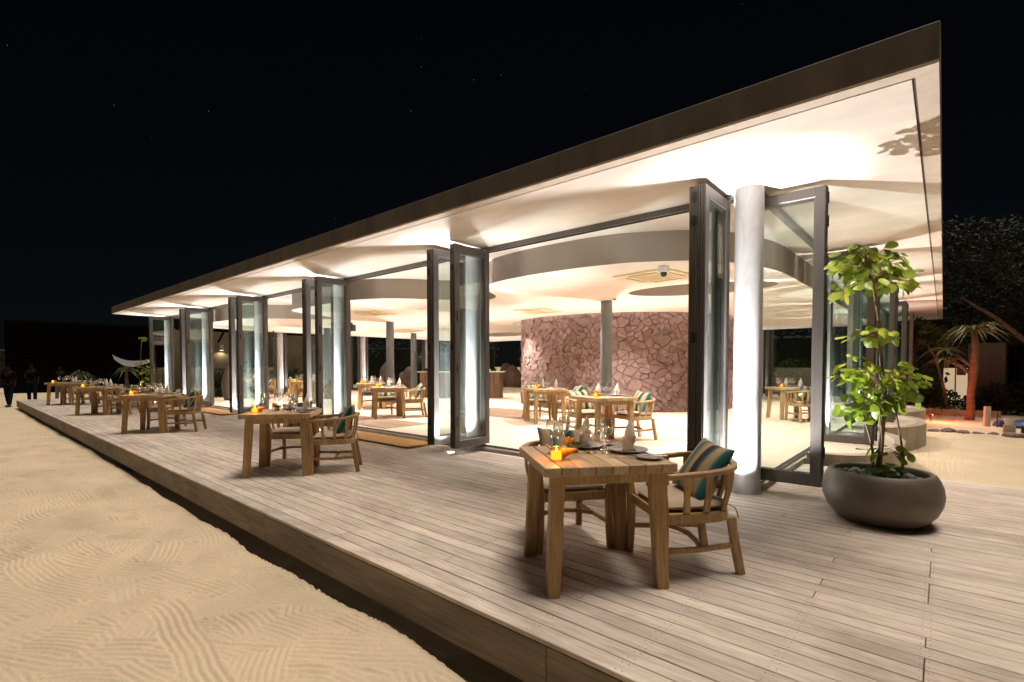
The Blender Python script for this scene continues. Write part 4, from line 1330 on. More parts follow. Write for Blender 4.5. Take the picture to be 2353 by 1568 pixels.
# tall jar with dry branches
t = thing('floor_jar', 'tall beige jar with dry twigs behind the far left folded doors', 'jar', (-19.75, 6.9, ZF + .003))
put('jar_body', MB().lathe([(.0001, 0), (.15, 0), (.22, .3), (.24, .6), (.20, .9), (.11, 1.08), (.10, 1.16), (.125, 1.2), (.11, 1.2), (.09, 1.14), (.0001, 1.1)], 28, None, False).mesh('jar_body', MAT['pot'], True), t)
tw = MB()
for k in range(12):
    a = rnd.uniform(0, 6.28); l = rnd.uniform(.25, .6)
    tw.tube([(0, 0, 1.1), (.12 * math.cos(a), .12 * math.sin(a), 1.1 + l * .5), (.3 * math.cos(a + .3) * l * 1.6, .3 * math.sin(a + .3) * l * 1.6, 1.1 + l)], [.008, .006, .003], 5)
put('twigs', tw.mesh('twigs', MAT['bark']), t)

# ------------------------------------------------------------------ round-leaf plants in bowls
def leaf_mesh(seed, n=9):
    r_ = random.Random(seed); vs = [(0, 0, 0)]; fs = []
    rim = []
    for k in range(n * 2 - 1):
        a = -2.55 + 5.1 * k / (n * 2 - 2)
        rr = (1 + .10 * math.cos(a) + .05 * r_.uniform(-1, 1))
        if abs(a) < .2: rr *= 1.06
        rim.append((.5 + rr * .55 * math.cos(a), rr * .56 * math.sin(a)))
    mid = [(.12 + .9 * k / 3, 0) for k in range(4)]
    vs = [(0, 0, .03)]
    for (x, y) in [(.5, 0)]: vs.append((x, y, -.06))
    for (x, y) in rim:
        vs.append((x, y, .10 * abs(y) * 2 - .15 * max(0, x - .5) ** 2 + .05 * math.sin(5 * x + seed)))
    m_ = len(rim)
    for k in range(m_ - 1): fs.append((1, 2 + k, 3 + k))
    fs.append((1, 0, 2)); fs.append((1, 1 + m_, 0))
    return MB().add(vs, fs).mesh('leaf', MAT['leaf'], True)
me_leaf = [leaf_mesh(k) for k in range(4)]
def planter(loc, label, s=1.0):
    t = thing('planter_bowl', label, 'planter', loc, 0, 'large round planter bowls')
    prof = [(.0001, .0), (.30, .0), (.345, .006), (.40, .035), (.465, .10), (.505, .18), (.515, .245), (.505, .31), (.478, .37), (.45, .405), (.435, .412), (.405, .412), (.395, .40), (.395, .345), (.0001, .335)]
    prof = [(r_ * .83 if r_ > .01 else r_, z_ * 1.03) for r_, z_ in prof]
    put('bowl', MB().lathe(prof, 72, None, False).mesh('bowl', MAT['pot'], True, 60), t)
    put('soil', MB().lathe([(.0001, .36), (.20, .36), (.335, .352)], 32, None, False).mesh('soil', MAT['soil'], True), t)
    r_ = random.Random(int(loc[0] * 7)); cells = []
    pm = []
    for kk in range(4):
        bm = bmesh.new(); bmesh.ops.create_icosphere(bm, subdivisions=2, radius=1)
        for v_ in bm.verts:
            v_.co *= 1 + .12 * math.sin(3 * v_.co.x + kk) * math.cos(2 * v_.co.y + kk * 2)
        me_ = bpy.data.meshes.new('pebble'); bm.to_mesh(me_); bm.free(); me_.materials.append(MAT['pebble'])
        me_.polygons.foreach_set('use_smooth', [True] * len(me_.polygons)); pm.append(me_)
    n = 0; tr = 0
    while n < 60 and tr < 3000:
        tr += 1
        a = r_.uniform(0, 6.283); rr = .285 * math.sqrt(r_.random()); q_ = r_.uniform(.018, .055)
        x, y = rr * math.cos(a), rr * math.sin(a)
        if any(math.hypot(x - c[0], y - c[1]) < .85 * (q_ + c[2]) for c in cells): continue
        cells.append((x, y, q_))
        put('pebble', pm[n % 4], t, (x, y, .360 + q_ * .42), (r_.uniform(-.3, .3), r_.uniform(-.3, .3), r_.uniform(0, 6)), (q_, q_ * r_.uniform(.7, 1), q_ * r_.uniform(.5, .75)))
        n += 1
    return t
def round_leaf_plant(base, label, stems, clumps, seed, leaf_s=.085, dx=0.0, mult=1.0):
    """stems: list of point lists (local); clumps: (x,y,z,rx,ry,rz,count)"""
    r_ = random.Random(seed)
    t = thing('round_leaf_plant', label, 'plant', base, 0, 'round leaved potted plants')
    for pts, r0, r1 in stems:
        n = len(pts)
        put('stem', MB().tube(pts, [r0 + (r1 - r0) * i / (n - 1) for i in range(n)], 8).mesh('stem', MAT['stem'], True), t)
    n_leaf = 0; more = MB()
    for (cx, cy, cz, rx, ry, rz, cnt_, org) in clumps:
        cnt_ = int(cnt_ * mult)
        tw = MB()
        for k in range(cnt_):
            while True:
                d = Vector((r_.uniform(-1, 1), r_.uniform(-1, 1), r_.uniform(-1, 1)))
                if .25 < d.length < 1: break
            p = Vector((cx + d.x * rx, cy + d.y * ry, cz + d.z * rz))
            s = leaf_s * r_.choice([.5, .75, .9, 1.0, 1.2]) * r_.uniform(.85, 1.15)
            out = Vector((d.x, d.y, 0)); yaw_ = math.atan2(out.y, out.x) + r_.uniform(-.9, .9)
            pitch_ = r_.uniform(.05, 1.35) - d.z * .35
            p = p + Vector(C3(dx, 0, 0))
            lm_ = me_leaf[r_.randrange(4)]; er_ = (r_.uniform(-.6, .6), pitch_, yaw_)
            if n_leaf < 300:
                put('leaf', lm_, t, p, er_, (s, s * r_.uniform(.8, 1.05), s))
            else:
                M_ = Matrix.Translation(p) @ Euler(er_).to_matrix().to_4x4() @ Matrix.Scale(s, 4)
                more.add([tuple(v_.co) for v_ in lm_.vertices], [tuple(f_.vertices) for f_ in lm_.polygons], M_)
            n_leaf += 1
            o_ = Vector(org)
            if r_.random() < .6:
                m_ = (o_ + p) / 2 + Vector((0, 0, .03))
                tw.tube([o_, m_, p], [.0045, .003, .0018], 4)
        if tw.v: put('twigs', tw.mesh('twigs', MAT['stem']), t)
    if more.v: stuff(put('leaves', more.mesh('more_leaves', MAT['leaf'], True), t))
    return t
PLX, PLY = -.39, 5.27
planter((PLX, PLY, .002), 'large taupe bowl planter on the right of the deck')
def camr(a, b):   # a metres to the picture right, b metres away, relative to the plant
    c_, s_ = math.cos(R(41)), math.sin(R(41))
    return (a * c_ - b * s_, a * s_ + b * c_)
def C3(a, b, z): x, y = camr(a, b); return (x, y, z)
z0 = .345
stems = [([C3(-.02, 0, z0), C3(0, 0, .62), C3(.03, .01, 1.0), C3(-.02, 0, 1.45), C3(-.05, 0, 1.75), C3(-.10, 0, 2.02), C3(-.14, 0, 2.12)], .020, .008),
         ([C3(-.06, .02, z0), C3(-.05, .02, .55), C3(-.08, .03, .72), C3(-.10, .05, .82), C3(-.14, .05, .95)], .013, .006),
         ([C3(-.01, .05, z0), C3(.03, .06, .60), C3(.03, .06, .9), C3(.10, .06, 1.2)], .012, .006),
         ([C3(.16, -.02, z0), C3(.17, -.03, .55), C3(.14, -.02, .75), C3(.10, -.02, .95), C3(.16, 0, 1.2)], .011, .005),
         ([C3(-.04, -.05, z0), C3(-.03, -.05, .7), C3(-.05, -.04, 1.0)], .008, .004)]
clumps = [(*C3(-.10, 0, 2.18), .27, .27, .17, 105, C3(-.13, 0, 2.08)), (*C3(.16, 0, 2.06), .18, .16, .11, 34, C3(-.10, 0, 2.02)), (*C3(-.30, 0, 2.02), .10, .10, .16, 12, C3(-.10, 0, 2.05)),
          (*C3(-.05, 0, 1.60), .22, .15, .06, 20, C3(-.04, 0, 1.55)), (*C3(-.17, 0, 1.32), .12, .12, .10, 16, C3(-.02, 0, 1.25)),
          (*C3(.05, 0, 1.22), .32, .25, .13, 70, C3(0, 0, 1.15)), (*C3(.30, 0, 1.13), .14, .14, .15, 18, C3(.1, 0, 1.1)), (*C3(-.10, 0, .99), .24, .2, .14, 46, C3(0, 0, .95)), (*C3(.08, 0, 1.0), .14, .14, .12, 18, C3(.08, 0, .95)),
          (*C3(.10, -.04, .60), .17, .12, .06, 14, C3(.16, -.02, .55)), (*C3(.11, -.05, .46), .11, .1, .06, 12, C3(.16, -.02, .40))]
round_leaf_plant((PLX, PLY, .002), 'bright green round leaved shrub growing in the large bowl at the right', stems, clumps, 21, .076, -.07, 1.22)
planter((-25.2, 5.5, .002), 'distant bowl planter past the far left end of the pavilion')
clumps2 = [(*C3(.05, 0, 2.45), .16, .16, .08, 16, C3(.0, 0, 2.35)), (*C3(.25, 0, 1.55), .14, .14, .16, 14, C3(0, 0, 1.3)), (*C3(-.25, 0, 1.45), .12, .12, .12, 10, C3(0, 0, 1.2)), (*C3(.1, 0, 1.15), .28, .28, .22, 34, C3(0, 0, 1)), (*C3(.2, 0, .7), .2, .2, .2, 16, C3(0, 0, .6))]
round_leaf_plant((-25.2, 5.5, .002), 'small lit round leaved shrub far left beside the last folded door', [([(0, 0, z0), C3(-.02, 0, 1.2), C3(-.06, 0, 1.7), C3(0, 0, 2.4)], .018, .008), ([C3(-.1, 0, z0), C3(-.16, 0, 1.0), C3(-.25, 0, 1.4)], .01, .005), ([C3(.08, 0, z0), C3(.2, 0, 1.5)], .01, .005)], clumps2, 5, .10)

# ------------------------------------------------------------------ garden
def leaf_cloud(cl, n, size, seed, asp=.45, shell_=.35):
    r_ = np.random.RandomState(seed)
    vs = []; fs = []
    w = np.array([c[3] * c[4] * c[5] for c in cl]); w = w / w.sum()
    pick = r_.choice(len(cl), n, p=w)
    for k in range(n):
        c = cl[pick[k]]
        d = r_.normal(size=3); d /= np.linalg.norm(d); d *= (shell_ + (1 - shell_) * r_.rand()) ** .6
        p = Vector((c[0] + d[0] * c[3], c[1] + d[1] * c[4], c[2] + d[2] * c[5]))
        l = size * r_.uniform(.6, 1.3)
        ax = Vector(r_.normal(size=3)); ax.z -= .3; ax.normalize()
        s = ax.cross(Vector(r_.normal(size=3))).normalized()
        nn = ax.cross(s) * (l * .12)
        o = len(vs)
        vs += [p - ax * l, p + s * (l * asp) + nn, p + ax * l, p - s * (l * asp) + nn]
        fs += [(o, o + 1, o + 2), (o, o + 2, o + 3)]
    return MB().add(vs, fs)
def tree(loc, label, trunk, clumps_, n, size, seed, mat='leaf_dark', group='garden trees', cat='tree', name='garden_tree', shell_=.35):
    t = thing(name, label, cat, loc, 0, group)
    tr = MB()
    for pts, r0, r1 in trunk:
        k = len(pts); tr.tube(pts, [r0 + (r1 - r0) * i / (k - 1) for i in range(k)], 9)
    if trunk: put('trunk', tr.mesh('trunk', MAT['bark'], True), t)
    put('crown', leaf_cloud(clumps_, n, size, seed, .45, shell_).mesh('crown', MAT[mat]), t)
    return t
def clump_set(seed, n, cx, cy, cz, rx, ry, rz, cr):
    r_ = random.Random(seed); out = []
    for k in range(n):
        while True:
            d = Vector((r_.uniform(-1, 1), r_.uniform(-1, 1), r_.uniform(-1, 1)))
            if d.length < 1: break
        s = cr * r_.uniform(.6, 1.25)
        out.append((cx + d.x * rx, cy + d.y * ry, cz + d.z * rz, s, s, s * .8))
    return out
G = SAND
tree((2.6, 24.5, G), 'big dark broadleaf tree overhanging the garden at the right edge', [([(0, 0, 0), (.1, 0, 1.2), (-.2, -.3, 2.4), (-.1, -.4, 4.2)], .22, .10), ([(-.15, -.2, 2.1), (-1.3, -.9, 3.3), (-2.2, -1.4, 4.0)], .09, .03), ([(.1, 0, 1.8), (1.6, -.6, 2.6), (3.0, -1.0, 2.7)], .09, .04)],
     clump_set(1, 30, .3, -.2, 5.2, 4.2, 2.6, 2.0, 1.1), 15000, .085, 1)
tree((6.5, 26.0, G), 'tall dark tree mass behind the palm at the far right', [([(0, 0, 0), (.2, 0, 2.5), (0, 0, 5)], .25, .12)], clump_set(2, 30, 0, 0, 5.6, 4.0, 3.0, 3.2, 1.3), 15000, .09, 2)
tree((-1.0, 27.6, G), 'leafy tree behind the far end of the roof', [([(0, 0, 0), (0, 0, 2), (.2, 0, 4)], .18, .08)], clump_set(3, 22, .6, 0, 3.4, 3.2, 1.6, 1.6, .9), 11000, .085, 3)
tree((-.6, 23.9, G), 'glossy dark green shrub left of the slim white stemmed tree', [], clump_set(4, 12, 0, 0, .75, 1.1, .7, .6, .5), 4200, .07, 4, 'leaf_mid', 'garden shrubs', 'shrub', 'garden_shrub')
tree((1.7, 23.6, G), 'low dark shrub behind the orange lit palm trunk', [], clump_set(5, 10, 0, 0, .5, 1.2, .6, .4, .45), 3200, .07, 5, 'leaf_dark', 'garden shrubs', 'shrub', 'garden_shrub')
tree((-4.5, 26.2, G), 'pale green shrub seen through the corner glass door', [], clump_set(6, 14, 0, 0, 1.2, 2.2, .8, .9, .55), 4500, .09, 6, 'leaf_mid', 'garden shrubs', 'shrub', 'garden_shrub')
# slim leaning tree
tree((.15, 22.6, G), 'slim pale stemmed leaning tree with drooping leaves', [([(0, 0, 0), (-.1, 0, .8), (-.35, 0, 1.9), (-.75, 0, 2.7)], .05, .025)], clump_set(7, 9, -.9, 0, 2.8, .8, .5, .35, .35), 2000, .12, 7, 'leaf_mid')
# pandanus palm with orange lit trunk
def blade_tuft(n, L, seed, w=.035, up=.5, base=(0, 0, 0)):
    r_ = random.Random(seed); mb = MB()
    for k in range(n):
        a = 2 * PI * k / n * 3.3 + r_.uniform(-.3, .3); el = r_.uniform(-.1, 1.1) * up + .25; l = L * r_.uniform(.7, 1.15)
        d = Vector((math.cos(a) * math.cos(el), math.sin(a) * math.cos(el), math.sin(el)))
        s = Vector((-math.sin(a), math.cos(a), 0)) * w
        p = Vector(base); vs = []; fs = []
        for i in range(6):
            f = i / 5
            q_ = p + d * (l * f) + Vector((0, 0, -l * .8 * f * f))
            ww = (1 - f) ** .7 * (.4 + .6 * min(1, f * 5)) + .02
            vs += [q_ - s * ww, q_ + Vector((0, 0, -w * .5 * ww)), q_ + s * ww]
        for i in range(5):
            for j in range(2): fs.append((i * 3 + j, i * 3 + j + 1, i * 3 + 4 + j, i * 3 + 3 + j))
        mb.add(vs, fs)
    return mb
t = thing('pandanus_tree', 'small palm like tree with its trunk lit orange by the red garden lamp', 'tree', (.62, 20.4, G), 0)
put('trunk', MB().tube([(0, 0, 0), (.03, 0, .2), (.02, 0, .9), (.08, 0, 1.5), (.1, 0, 2.2), (.05, 0, 2.75)], [.13, .10, .09, .10, .09, .08], 12).tube([(.05, 0, 1.35), (-.22, .02, 1.65), (-.5, .02, 1.8)], [.05, .045, .04], 8).tube([(.08, 0, 1.6), (-.3, .1, 1.95), (-.55, .15, 2.1)], [.05, .045, .03], 8).mesh('trunk', MAT['palm_bark'], True), t)
cr_ = blade_tuft(46, 1.15, 1, .035, .6, (.05, 0, 2.7)).add(*(lambda m: (m.v, m.f))(blade_tuft(26, .75, 2, .03, .4, (-.52, .02, 1.82)))).add(*(lambda m: (m.v, m.f))(blade_tuft(26, .8, 3, .03, .5, (-.58, .15, 2.12))))
put('crown', cr_.mesh('crown', MAT['leaf_palm']), t)
for (x, y, L, n, lab, sd, z) in ((2.75, 18.9, 1.25, 44, 'arching yellow green palm clump at the right edge beside the blue tarp', 11, .35), (3.1, 20.6, 1.5, 44, 'taller arching palm clump behind the one at the right edge', 12, 1.0), (.0, 22.2, .8, 26, 'small spiky plant near the white garden wall', 13, .1)):
    t = thing('palm_clump', lab, 'plant', (x, y, G), 0, 'arching palm clumps')
    put('trunk', MB().tube([(0, 0, 0), (0, 0, z + .02)], [.10, .07], 8).mesh('trunk', MAT['palm_bark'], True), t)
    put('crown', blade_tuft(n, L, sd, .04, .9, (0, 0, z)).mesh('crown', MAT['leaf_palm']), t)
# white garden wall, timber gate, low bed edge
t = thing('garden_wall', 'short white rendered wall with a dark timber gate behind the palm', 'wall', (1.2, 25.4, G))
put('wall_panel', MB().box((0, 0, 1.25), (1.0, .18, 2.5), .01).mesh('wall_panel', MAT['white_wall']), t)
for k in range(9):
    put('gate_board', MB().box((.66 + k * .19, 0, 1.2), (.17, .04, 2.3), .004).mesh('gate_board', MAT['dark_timber']), t)
put('gate_rail', MB().box((1.4, .05, 1.9), (1.75, .05, .1)).mesh('gate_rail', MAT['dark_timber']), t)
tag(put('bed_edge', MB().box((-.2, 22.0, G + .09), (3.2, .12, .22), .01).mesh('bed_edge', MAT['plinth'])), 'low rendered bed edging along the red lit path', 'edging')
t = thing('shirt_on_line', 'small white and red cloth hanging by the garden wall', 'cloth', (.35, 25.15, G))
put('pole', MB().tube([(0, 0, 0), (0, 0, 1.9)], .02, 8).mesh('pole', MAT['sail']), t)
put('cloth', MB().box((.16, .0, 1.5), (.26, .03, .4), .01).mesh('cloth', MAT['sail']), t)
# pipe, tarp, bucket
tag(put('pipe_bollard', MB().lathe([(.0001, 0), (.075, 0), (.075, .53), (.068, .54), (.06, .54), (.06, .45), (.0001, .45)], 24, None, False).mesh('pipe', MAT['pipe'], True, 40), None, (.93, 18.8, G)), 'short upright pale pipe on the sand at the right', 'pipe')
bm = bmesh.new(); bmesh.ops.create_icosphere(bm, subdivisions=3, radius=1)
for v_ in bm.verts:
    v_.co = Vector((v_.co.x * .55, v_.co.y * .35, max(0, v_.co.z) * .20)) * (1 + .15 * math.sin(7 * v_.co.x + 3 * v_.co.y))
me_ = bpy.data.meshes.new('tarp'); bm.to_mesh(me_); bm.free(); me_.materials.append(MAT['blue'])
tag(put('blue_tarp', me_, None, (1.6, 18.9, G)), 'crumpled blue tarp on the sand beside the pale pipe', 'tarp')
tag(put('blue_pole', MB().tube([(0, 0, 0), (0, 0, .42)], .015, 8).mesh('pole', MAT['blue']), None, (1.12, 18.6, G)), 'thin blue stake standing between the pipe and the tarp', 'stake')
t = thing('bucket', 'small white bucket on a pale block in front of the blue tarp', 'bucket', (1.28, 17.6, G))
put('bucket_body', MB().lathe([(.0001, .16), (.08, .16), (.11, .33), (.105, .33), (.078, .175), (.0001, .17)], 20, None, False).mesh('bucket_body', MAT['white'], True, 40), t)
put('block', MB().box((0, 0, .08), (.22, .22, .16), .01).mesh('block', MAT['plinth']), t)
tag(put('crate', MB().box((0, 0, .07), (.34, .22, .14), .01).box((0, 0, .15), (.36, .24, .015)).mesh('crate', MAT['black']), None, (1.65, 17.5, G)), 'low dark crate on the sand right of the bucket', 'crate')
# border stones along the path
for k in range(7):
    bm = bmesh.new(); bmesh.ops.create_icosphere(bm, subdivisions=2, radius=1)
    for v_ in bm.verts: v_.co *= 1 + .2 * math.sin(4 * v_.co.x + k * 2) * math.cos(3 * v_.co.y)
    me_ = bpy.data.meshes.new('rock'); bm.to_mesh(me_); bm.free(); me_.materials.append(MAT['boulder'])
    q_ = rnd.uniform(.09, .15)
    tag(put('edging_rock', me_, None, (-.15 + k * .27, 16.3 + .1 * math.sin(k * 2), G + q_ * .25), (0, 0, k), (q_ * 1.3, q_, q_ * .55)), 'small dark rock edging the red lit path, %s from the plinth' % (ordn + ['seventh'])[k], 'rock', 'rocks edging the path')
# red garden lamp
t = thing('red_garden_spotlight', 'red garden spotlight low on the sand by the plinth', 'lamp', (-.25, 19.2, G), R(-20))
put('spike', MB().tube([(0, 0, 0), (0, 0, .14)], .012, 8).mesh('spike', MAT['black']), t)
put('lamp_head', MB().lathe([(.0001, -.06), (.045, -.06), (.05, .05), (.044, .05), (.044, .02), (.0001, .02)], 16, Matrix.Translation((0, 0, .18)) @ Matrix.Rotation(R(62), 4, 'Y'), False).mesh('lamp_head', MAT['black'], True, 40), t)
put('lamp_lens', MB().lathe([(.0001, .024), (.043, .024)], 16, Matrix.Translation((0, 0, .18)) @ Matrix.Rotation(R(62), 4, 'Y'), False).mesh('lamp_lens', MAT['red_led']), t)
d = bpy.data.lights.new('red_beam', 'POINT'); d.energy = 42; d.color = (1, .14, .035); d.shadow_soft_size = .05
put('red_beam', d, t, (.12, 0, .42))

# ------------------------------------------------------------------ left and back background
t = thing('beige_outbuilding', 'beige rendered outbuilding with dark eaves beyond the left end of the pavilion', 'building', (-31.0, 12.5, G))
put('wall', MB().box((0, 0, 1.9), (.2, 9, 3.8), .01).mesh('wall', MAT['beige_wall']), t)
put('eave', MB().box((.5, 0, 3.95), (1.9, 9.6, .12), .01, Matrix.Rotation(R(14), 4, 'Y')).mesh('eave', MAT['dark_timber']), t)
put('brace', MB().tube([(.1, -2.2, 3.0), (.95, -2.2, 3.55)], .06, 6).mesh('brace', MAT['dark_timber']), t)
t = thing('wall_lantern', 'small lit square lantern on the beige outbuilding wall', 'lantern', (-30.80, 10.4, 2.25))
put('bracket', MB().box((-.05, 0, .22), (.10, .04, .04)).mesh('bracket', MAT['black']), t)
put('lantern_body', MB().box((.06, 0, .1), (.18, .18, .30), .01).mesh('lantern_body', MAT['white']), t)
put('lamp_glow', MB().box((.06, 0, -.06), (.15, .15, .015)).mesh('lamp_glow', MAT['dim_lamp']), t)
d = bpy.data.lights.new('lantern_light', 'SPOT'); d.energy = 10; d.color = (1, .85, .6); d.spot_size = R(140); d.shadow_soft_size = .05
put('lantern_light', d, t, (.08, 0, -.09))
for k, (x, y, n, lab) in enumerate(((-26.3, 9.2, 1.2, 'yellow green leafy shrub outside the left end opening'), (-27.0, 10.6, 1.6, 'tall leafy shrub beside the lit wall at the left end'), (-26.4, 13.4, 1.3, 'dark shrub outside the left end opening farther back'))):
    tree((x, y, G), lab, [], clump_set(30 + k, 12, 0, 0, n * .6, .8, .9, n * .55, .4), 3000, .10, 30 + k, 'leaf_mid', 'shrubs outside the left end', 'shrub', 'garden_shrub')
for k, (x, y, n, lab) in enumerate(((-27.5, 16.0, 1.2, 'spiky plant outside the left end opening'), (-31.5, 6.2, 1.4, 'dark spiky yucca beyond the far end of the deck'), (-33.0, 4.6, 1.2, 'dim spiky plant behind the farthest table'))):
    t = thing('yucca_plant', lab, 'plant', (x, y, G), 0, 'spiky yucca plants')
    put('trunk', MB().tube([(0, 0, 0), (.05, 0, n * .6), (0, 0, n)], [.1, .07, .06], 8).mesh('trunk', MAT['palm_bark'], True), t)
    put('crown', blade_tuft(46, .8, 40 + k, .03, 1.0, (0, 0, n)).mesh('crown', MAT['leaf_mid']), t)
def boulder(x, y, h, w, seed, lab):
    bm = bmesh.new(); bmesh.ops.create_icosphere(bm, subdivisions=4, radius=1)
    for v_ in bm.verts:
        p = v_.co.copy(); f = 1 + .10 * math.sin(2.3 * p.x + seed) * math.cos(1.9 * p.y + seed * 2) + .05 * math.sin(5 * p.z + 3 * p.x + seed)
        v_.co = Vector((p.x * w * f, p.y * w * .8 * f, (p.z * .5 + .42) * h * f))
    me_ = bpy.data.meshes.new('boulder'); bm.to_mesh(me_); bm.free(); me_.materials.append(MAT['boulder'])
    me_.polygons.foreach_set('use_smooth', [True] * len(me_.polygons))
    tag(put('boulder', me_, None, (x, y, G)), lab, 'boulder', 'upright boulders behind the pavilion')
boulder(-25.2, 17.6, 2.1, .55, 1, 'tall pale upright boulder seen between two grey columns')
boulder(-24.6, 18.6, 1.75, .6, 2, 'lower leaning boulder right of the tall pale one')
boulder(-20.4, 23.6, 1.7, .65, 3, 'red brown boulder left of the stone wall, beyond the counter')
boulder(-21.6, 24.2, 1.9, .5, 4, 'narrow red brown boulder behind the counter')
# dark building with horizontal louvres
t = thing('louvred_building', 'dark timber building with horizontal louvres in the night behind the deck end', 'building', (-42, 10.0, G))
put('wall', MB().box((0, 0, 2.2), (.3, 15, 4.4)).mesh('wall', MAT['dark_timber']), t)
lm = MB().box((0, 0, 0), (.06, 15, .09), .004).mesh('louvre', MAT['dark_timber'])
for k in range(18): put('louvre', lm, t, (.2, 0, 1.9 + k * .14), (0, R(25), 0))
t = thing('white_shade_sail', 'white curved fabric shade panel near the left plant', 'shade', (-36.0, 7.4, G))
sv = []; sfc = []
for i in range(17):
    for j in range(5):
        f = i / 16; g2_ = j / 4
        sv.append((0 + .5 * g2_, -.95 + 1.9 * f, 1.95 + .35 * (2 * f - 1) ** 2 * (1 if f < .5 else .25) - .28 * g2_ * (1 + .4 * math.sin(f * 5))))
for i in range(16):
    for j in range(4): sfc.append((i * 5 + j, i * 5 + j + 1, (i + 1) * 5 + j + 1, (i + 1) * 5 + j))
put('fabric', MB().add(sv, sfc).mesh('fabric', MAT['sail'], True), t)
for yy in (-.9, .9): put('post', MB().tube([(.05, yy, 0), (.05, yy, 2.0)], .04, 8).mesh('post', MAT['dark_timber']), t)
# dark hedge that closes the far garden
def hedge(x0, y0, x1, y1, h, n, seed, lab):
    L = math.hypot(x1 - x0, y1 - y0); k = int(L / 1.6); cl = []
    r_ = random.Random(seed)
    for i in range(k):
        f = (i + .5) / k
        for zz in (.25, .6, .85):
            cl.append((x0 + (x1 - x0) * f + r_.uniform(-.3, .3), y0 + (y1 - y0) * f + r_.uniform(-.3, .3), h * zz * r_.uniform(.8, 1.15), 1.3, 1.0, h * .24))
    t = thing('dark_hedge', lab, 'hedge', (0, 0, G), 0, 'dark boundary hedges')
    put('foliage', leaf_cloud(cl, n, .14, seed, .5).mesh('foliage', MAT['leaf_dark']), t)
    c = MB().beam((0, 0, 0), (0, 0, h * .8), .3, .3)
    M_ = Matrix.Translation(((x0 + x1) / 2, (y0 + y1) / 2, 0)) @ Matrix.Rotation(math.atan2(y1 - y0, x1 - x0), 4, 'Z')
    put('woody_core', MB().box((0, 0, h * .4), (L, .5, h * .8), .1, M_).mesh('woody_core', MAT['leaf_dark']), t)
hedge(-52, 18, -28, 30, 4.0, 6000, 50, 'dark hedge in the night behind the pavilion, left part')
hedge(-26, 31, 0, 33, 4.2, 6000, 51, 'dark hedge in the night behind the pavilion, middle part')
hedge(2, 31, 16, 24, 6.0, 6000, 52, 'dark hedge in the night at the right edge')
hedge(-55, -4, -50, 16, 3.6, 4000, 53, 'dark hedge in the night beyond the far end of the sand')

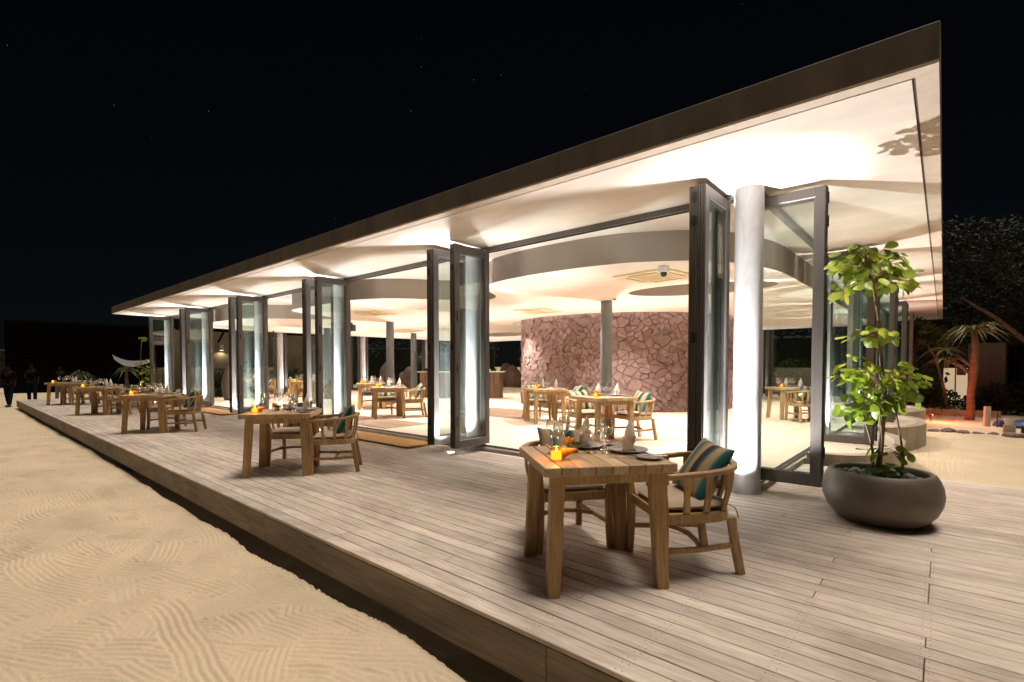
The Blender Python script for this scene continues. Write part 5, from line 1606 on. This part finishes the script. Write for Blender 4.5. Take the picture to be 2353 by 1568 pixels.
# ------------------------------------------------------------------ people (dim, far left)
def person(loc, rz, label, trousers, shirt, hgt=1.75, stride=.16, arm=False):
    k = hgt / 1.75
    t = thing('person', label, 'person', loc, rz)
    def skin(name, verts, edges, rad, mat, sub=1):
        me_ = bpy.data.meshes.new(name); me_.from_pydata([tuple(c * k for c in v_) for v_ in verts], edges, []); me_.materials.append(MAT[mat])
        o = put(name, me_, t)
        ms = o.modifiers.new('skin', 'SKIN')
        sv_ = me_.skin_vertices[0].data if me_.skin_vertices else None
        if sv_ is None:
            bm_ = bmesh.new(); bm_.from_mesh(me_); bm_.verts.layers.skin.verify(); bm_.to_mesh(me_); bm_.free(); sv_ = me_.skin_vertices[0].data
        for i, r_ in enumerate(rad): sv_[i].radius = (r_[0] * k, r_[1] * k)
        sv_[0].use_root = True
        ss = o.modifiers.new('sub', 'SUBSURF'); ss.levels = sub; ss.render_levels = 2
        return o
    s = stride
    V = [(0, 0, .95), (0, 0, 1.15), (0, .01, 1.36), (0, .0, 1.47), (0, -.015, 1.56), (0, -.02, 1.70),
         (.09, 0, .90), (.10, -s * .45, .50), (.10, -s, .09), (.10, -s - .14, .035), (-.09, 0, .90), (-.10, s * .35, .50), (-.10, s, .09), (-.10, s - .14, .035),
         (.155, .01, 1.40), (.20, .05, 1.13), (.20, -.02, .90), (.20, -.05, .80), (-.155, .01, 1.40), (-.21, .03, 1.13)] + ([(-.17, -.20, 1.22), (-.10, -.22, 1.36)] if arm else [(-.20, -.03, .90), (-.19, -.06, .80)])
    E_ = [(0, 1), (1, 2), (2, 3), (3, 4), (4, 5), (0, 6), (6, 7), (7, 8), (8, 9), (0, 10), (10, 11), (11, 12), (12, 13), (2, 14), (14, 15), (15, 16), (16, 17), (2, 18), (18, 19), (19, 20), (20, 21)]
    Rr = [(.14, .10), (.125, .09), (.14, .095), (.05, .05), (.075, .085), (.07, .085), (.08, .08), (.055, .058), (.04, .042), (.035, .03), (.08, .08), (.055, .058), (.04, .042), (.035, .03), (.05, .05), (.04, .04), (.03, .03), (.025, .03), (.05, .05), (.04, .04), (.03, .03), (.025, .03)]
    skin('body', V, E_, Rr, 'skin')
    def sub_(ids, extra, name, mat, zoff=None):
        mp = {o_: n_ for n_, o_ in enumerate(ids)}
        vs_ = [V[i] for i in ids]; es_ = [(mp[a], mp[b_]) for a, b_ in E_ if a in mp and b_ in mp]
        skin(name, vs_, es_, [(Rr[i][0] + extra, Rr[i][1] + extra) for i in ids], mat)
    sub_([0, 6, 7, 8, 10, 11, 12], .018, 'trousers', trousers)
    sub_([1, 0, 2, 14, 15, 18, 19], .016, 'shirt', shirt)
    bm_ = bmesh.new(); bmesh.ops.create_icosphere(bm_, subdivisions=3, radius=1)
    for v_ in bm_.verts:
        c = v_.co; v_.co = Vector((c.x * .088, c.y * .10 + .012, max(-.2 if c.y > 0 else .25, c.z) * .115 + 1.655)) * k
    me_ = bpy.data.meshes.new('hair'); bm_.to_mesh(me_); bm_.free(); me_.materials.append(MAT['hair'])
    put('hair', me_, t)
    for sx in (-1, 1):
        put('shoe', MB().box((sx * .10 * k, (-s if sx > 0 else s) * k - .06, .04), (.09, .25, .078), .02).mesh('shoe', MAT['black']), t)
    return t
person((-28.1, 1.75, SAND), R(60), 'dim person in jeans walking on the sand at the far left edge', 'cloth_jeans', 'cloth_dark', 1.72, .18)
person((-30.2, 2.6, SAND), R(75), 'dim standing person in dark top and jeans left of the farthest table', 'cloth_jeans', 'cloth_dark', 1.8, .06, True)
person((-29.6, 3.45, SAND), R(95), 'dim person in white trousers behind the farthest table', 'cloth_white', 'cloth_dark', 1.7, .10)
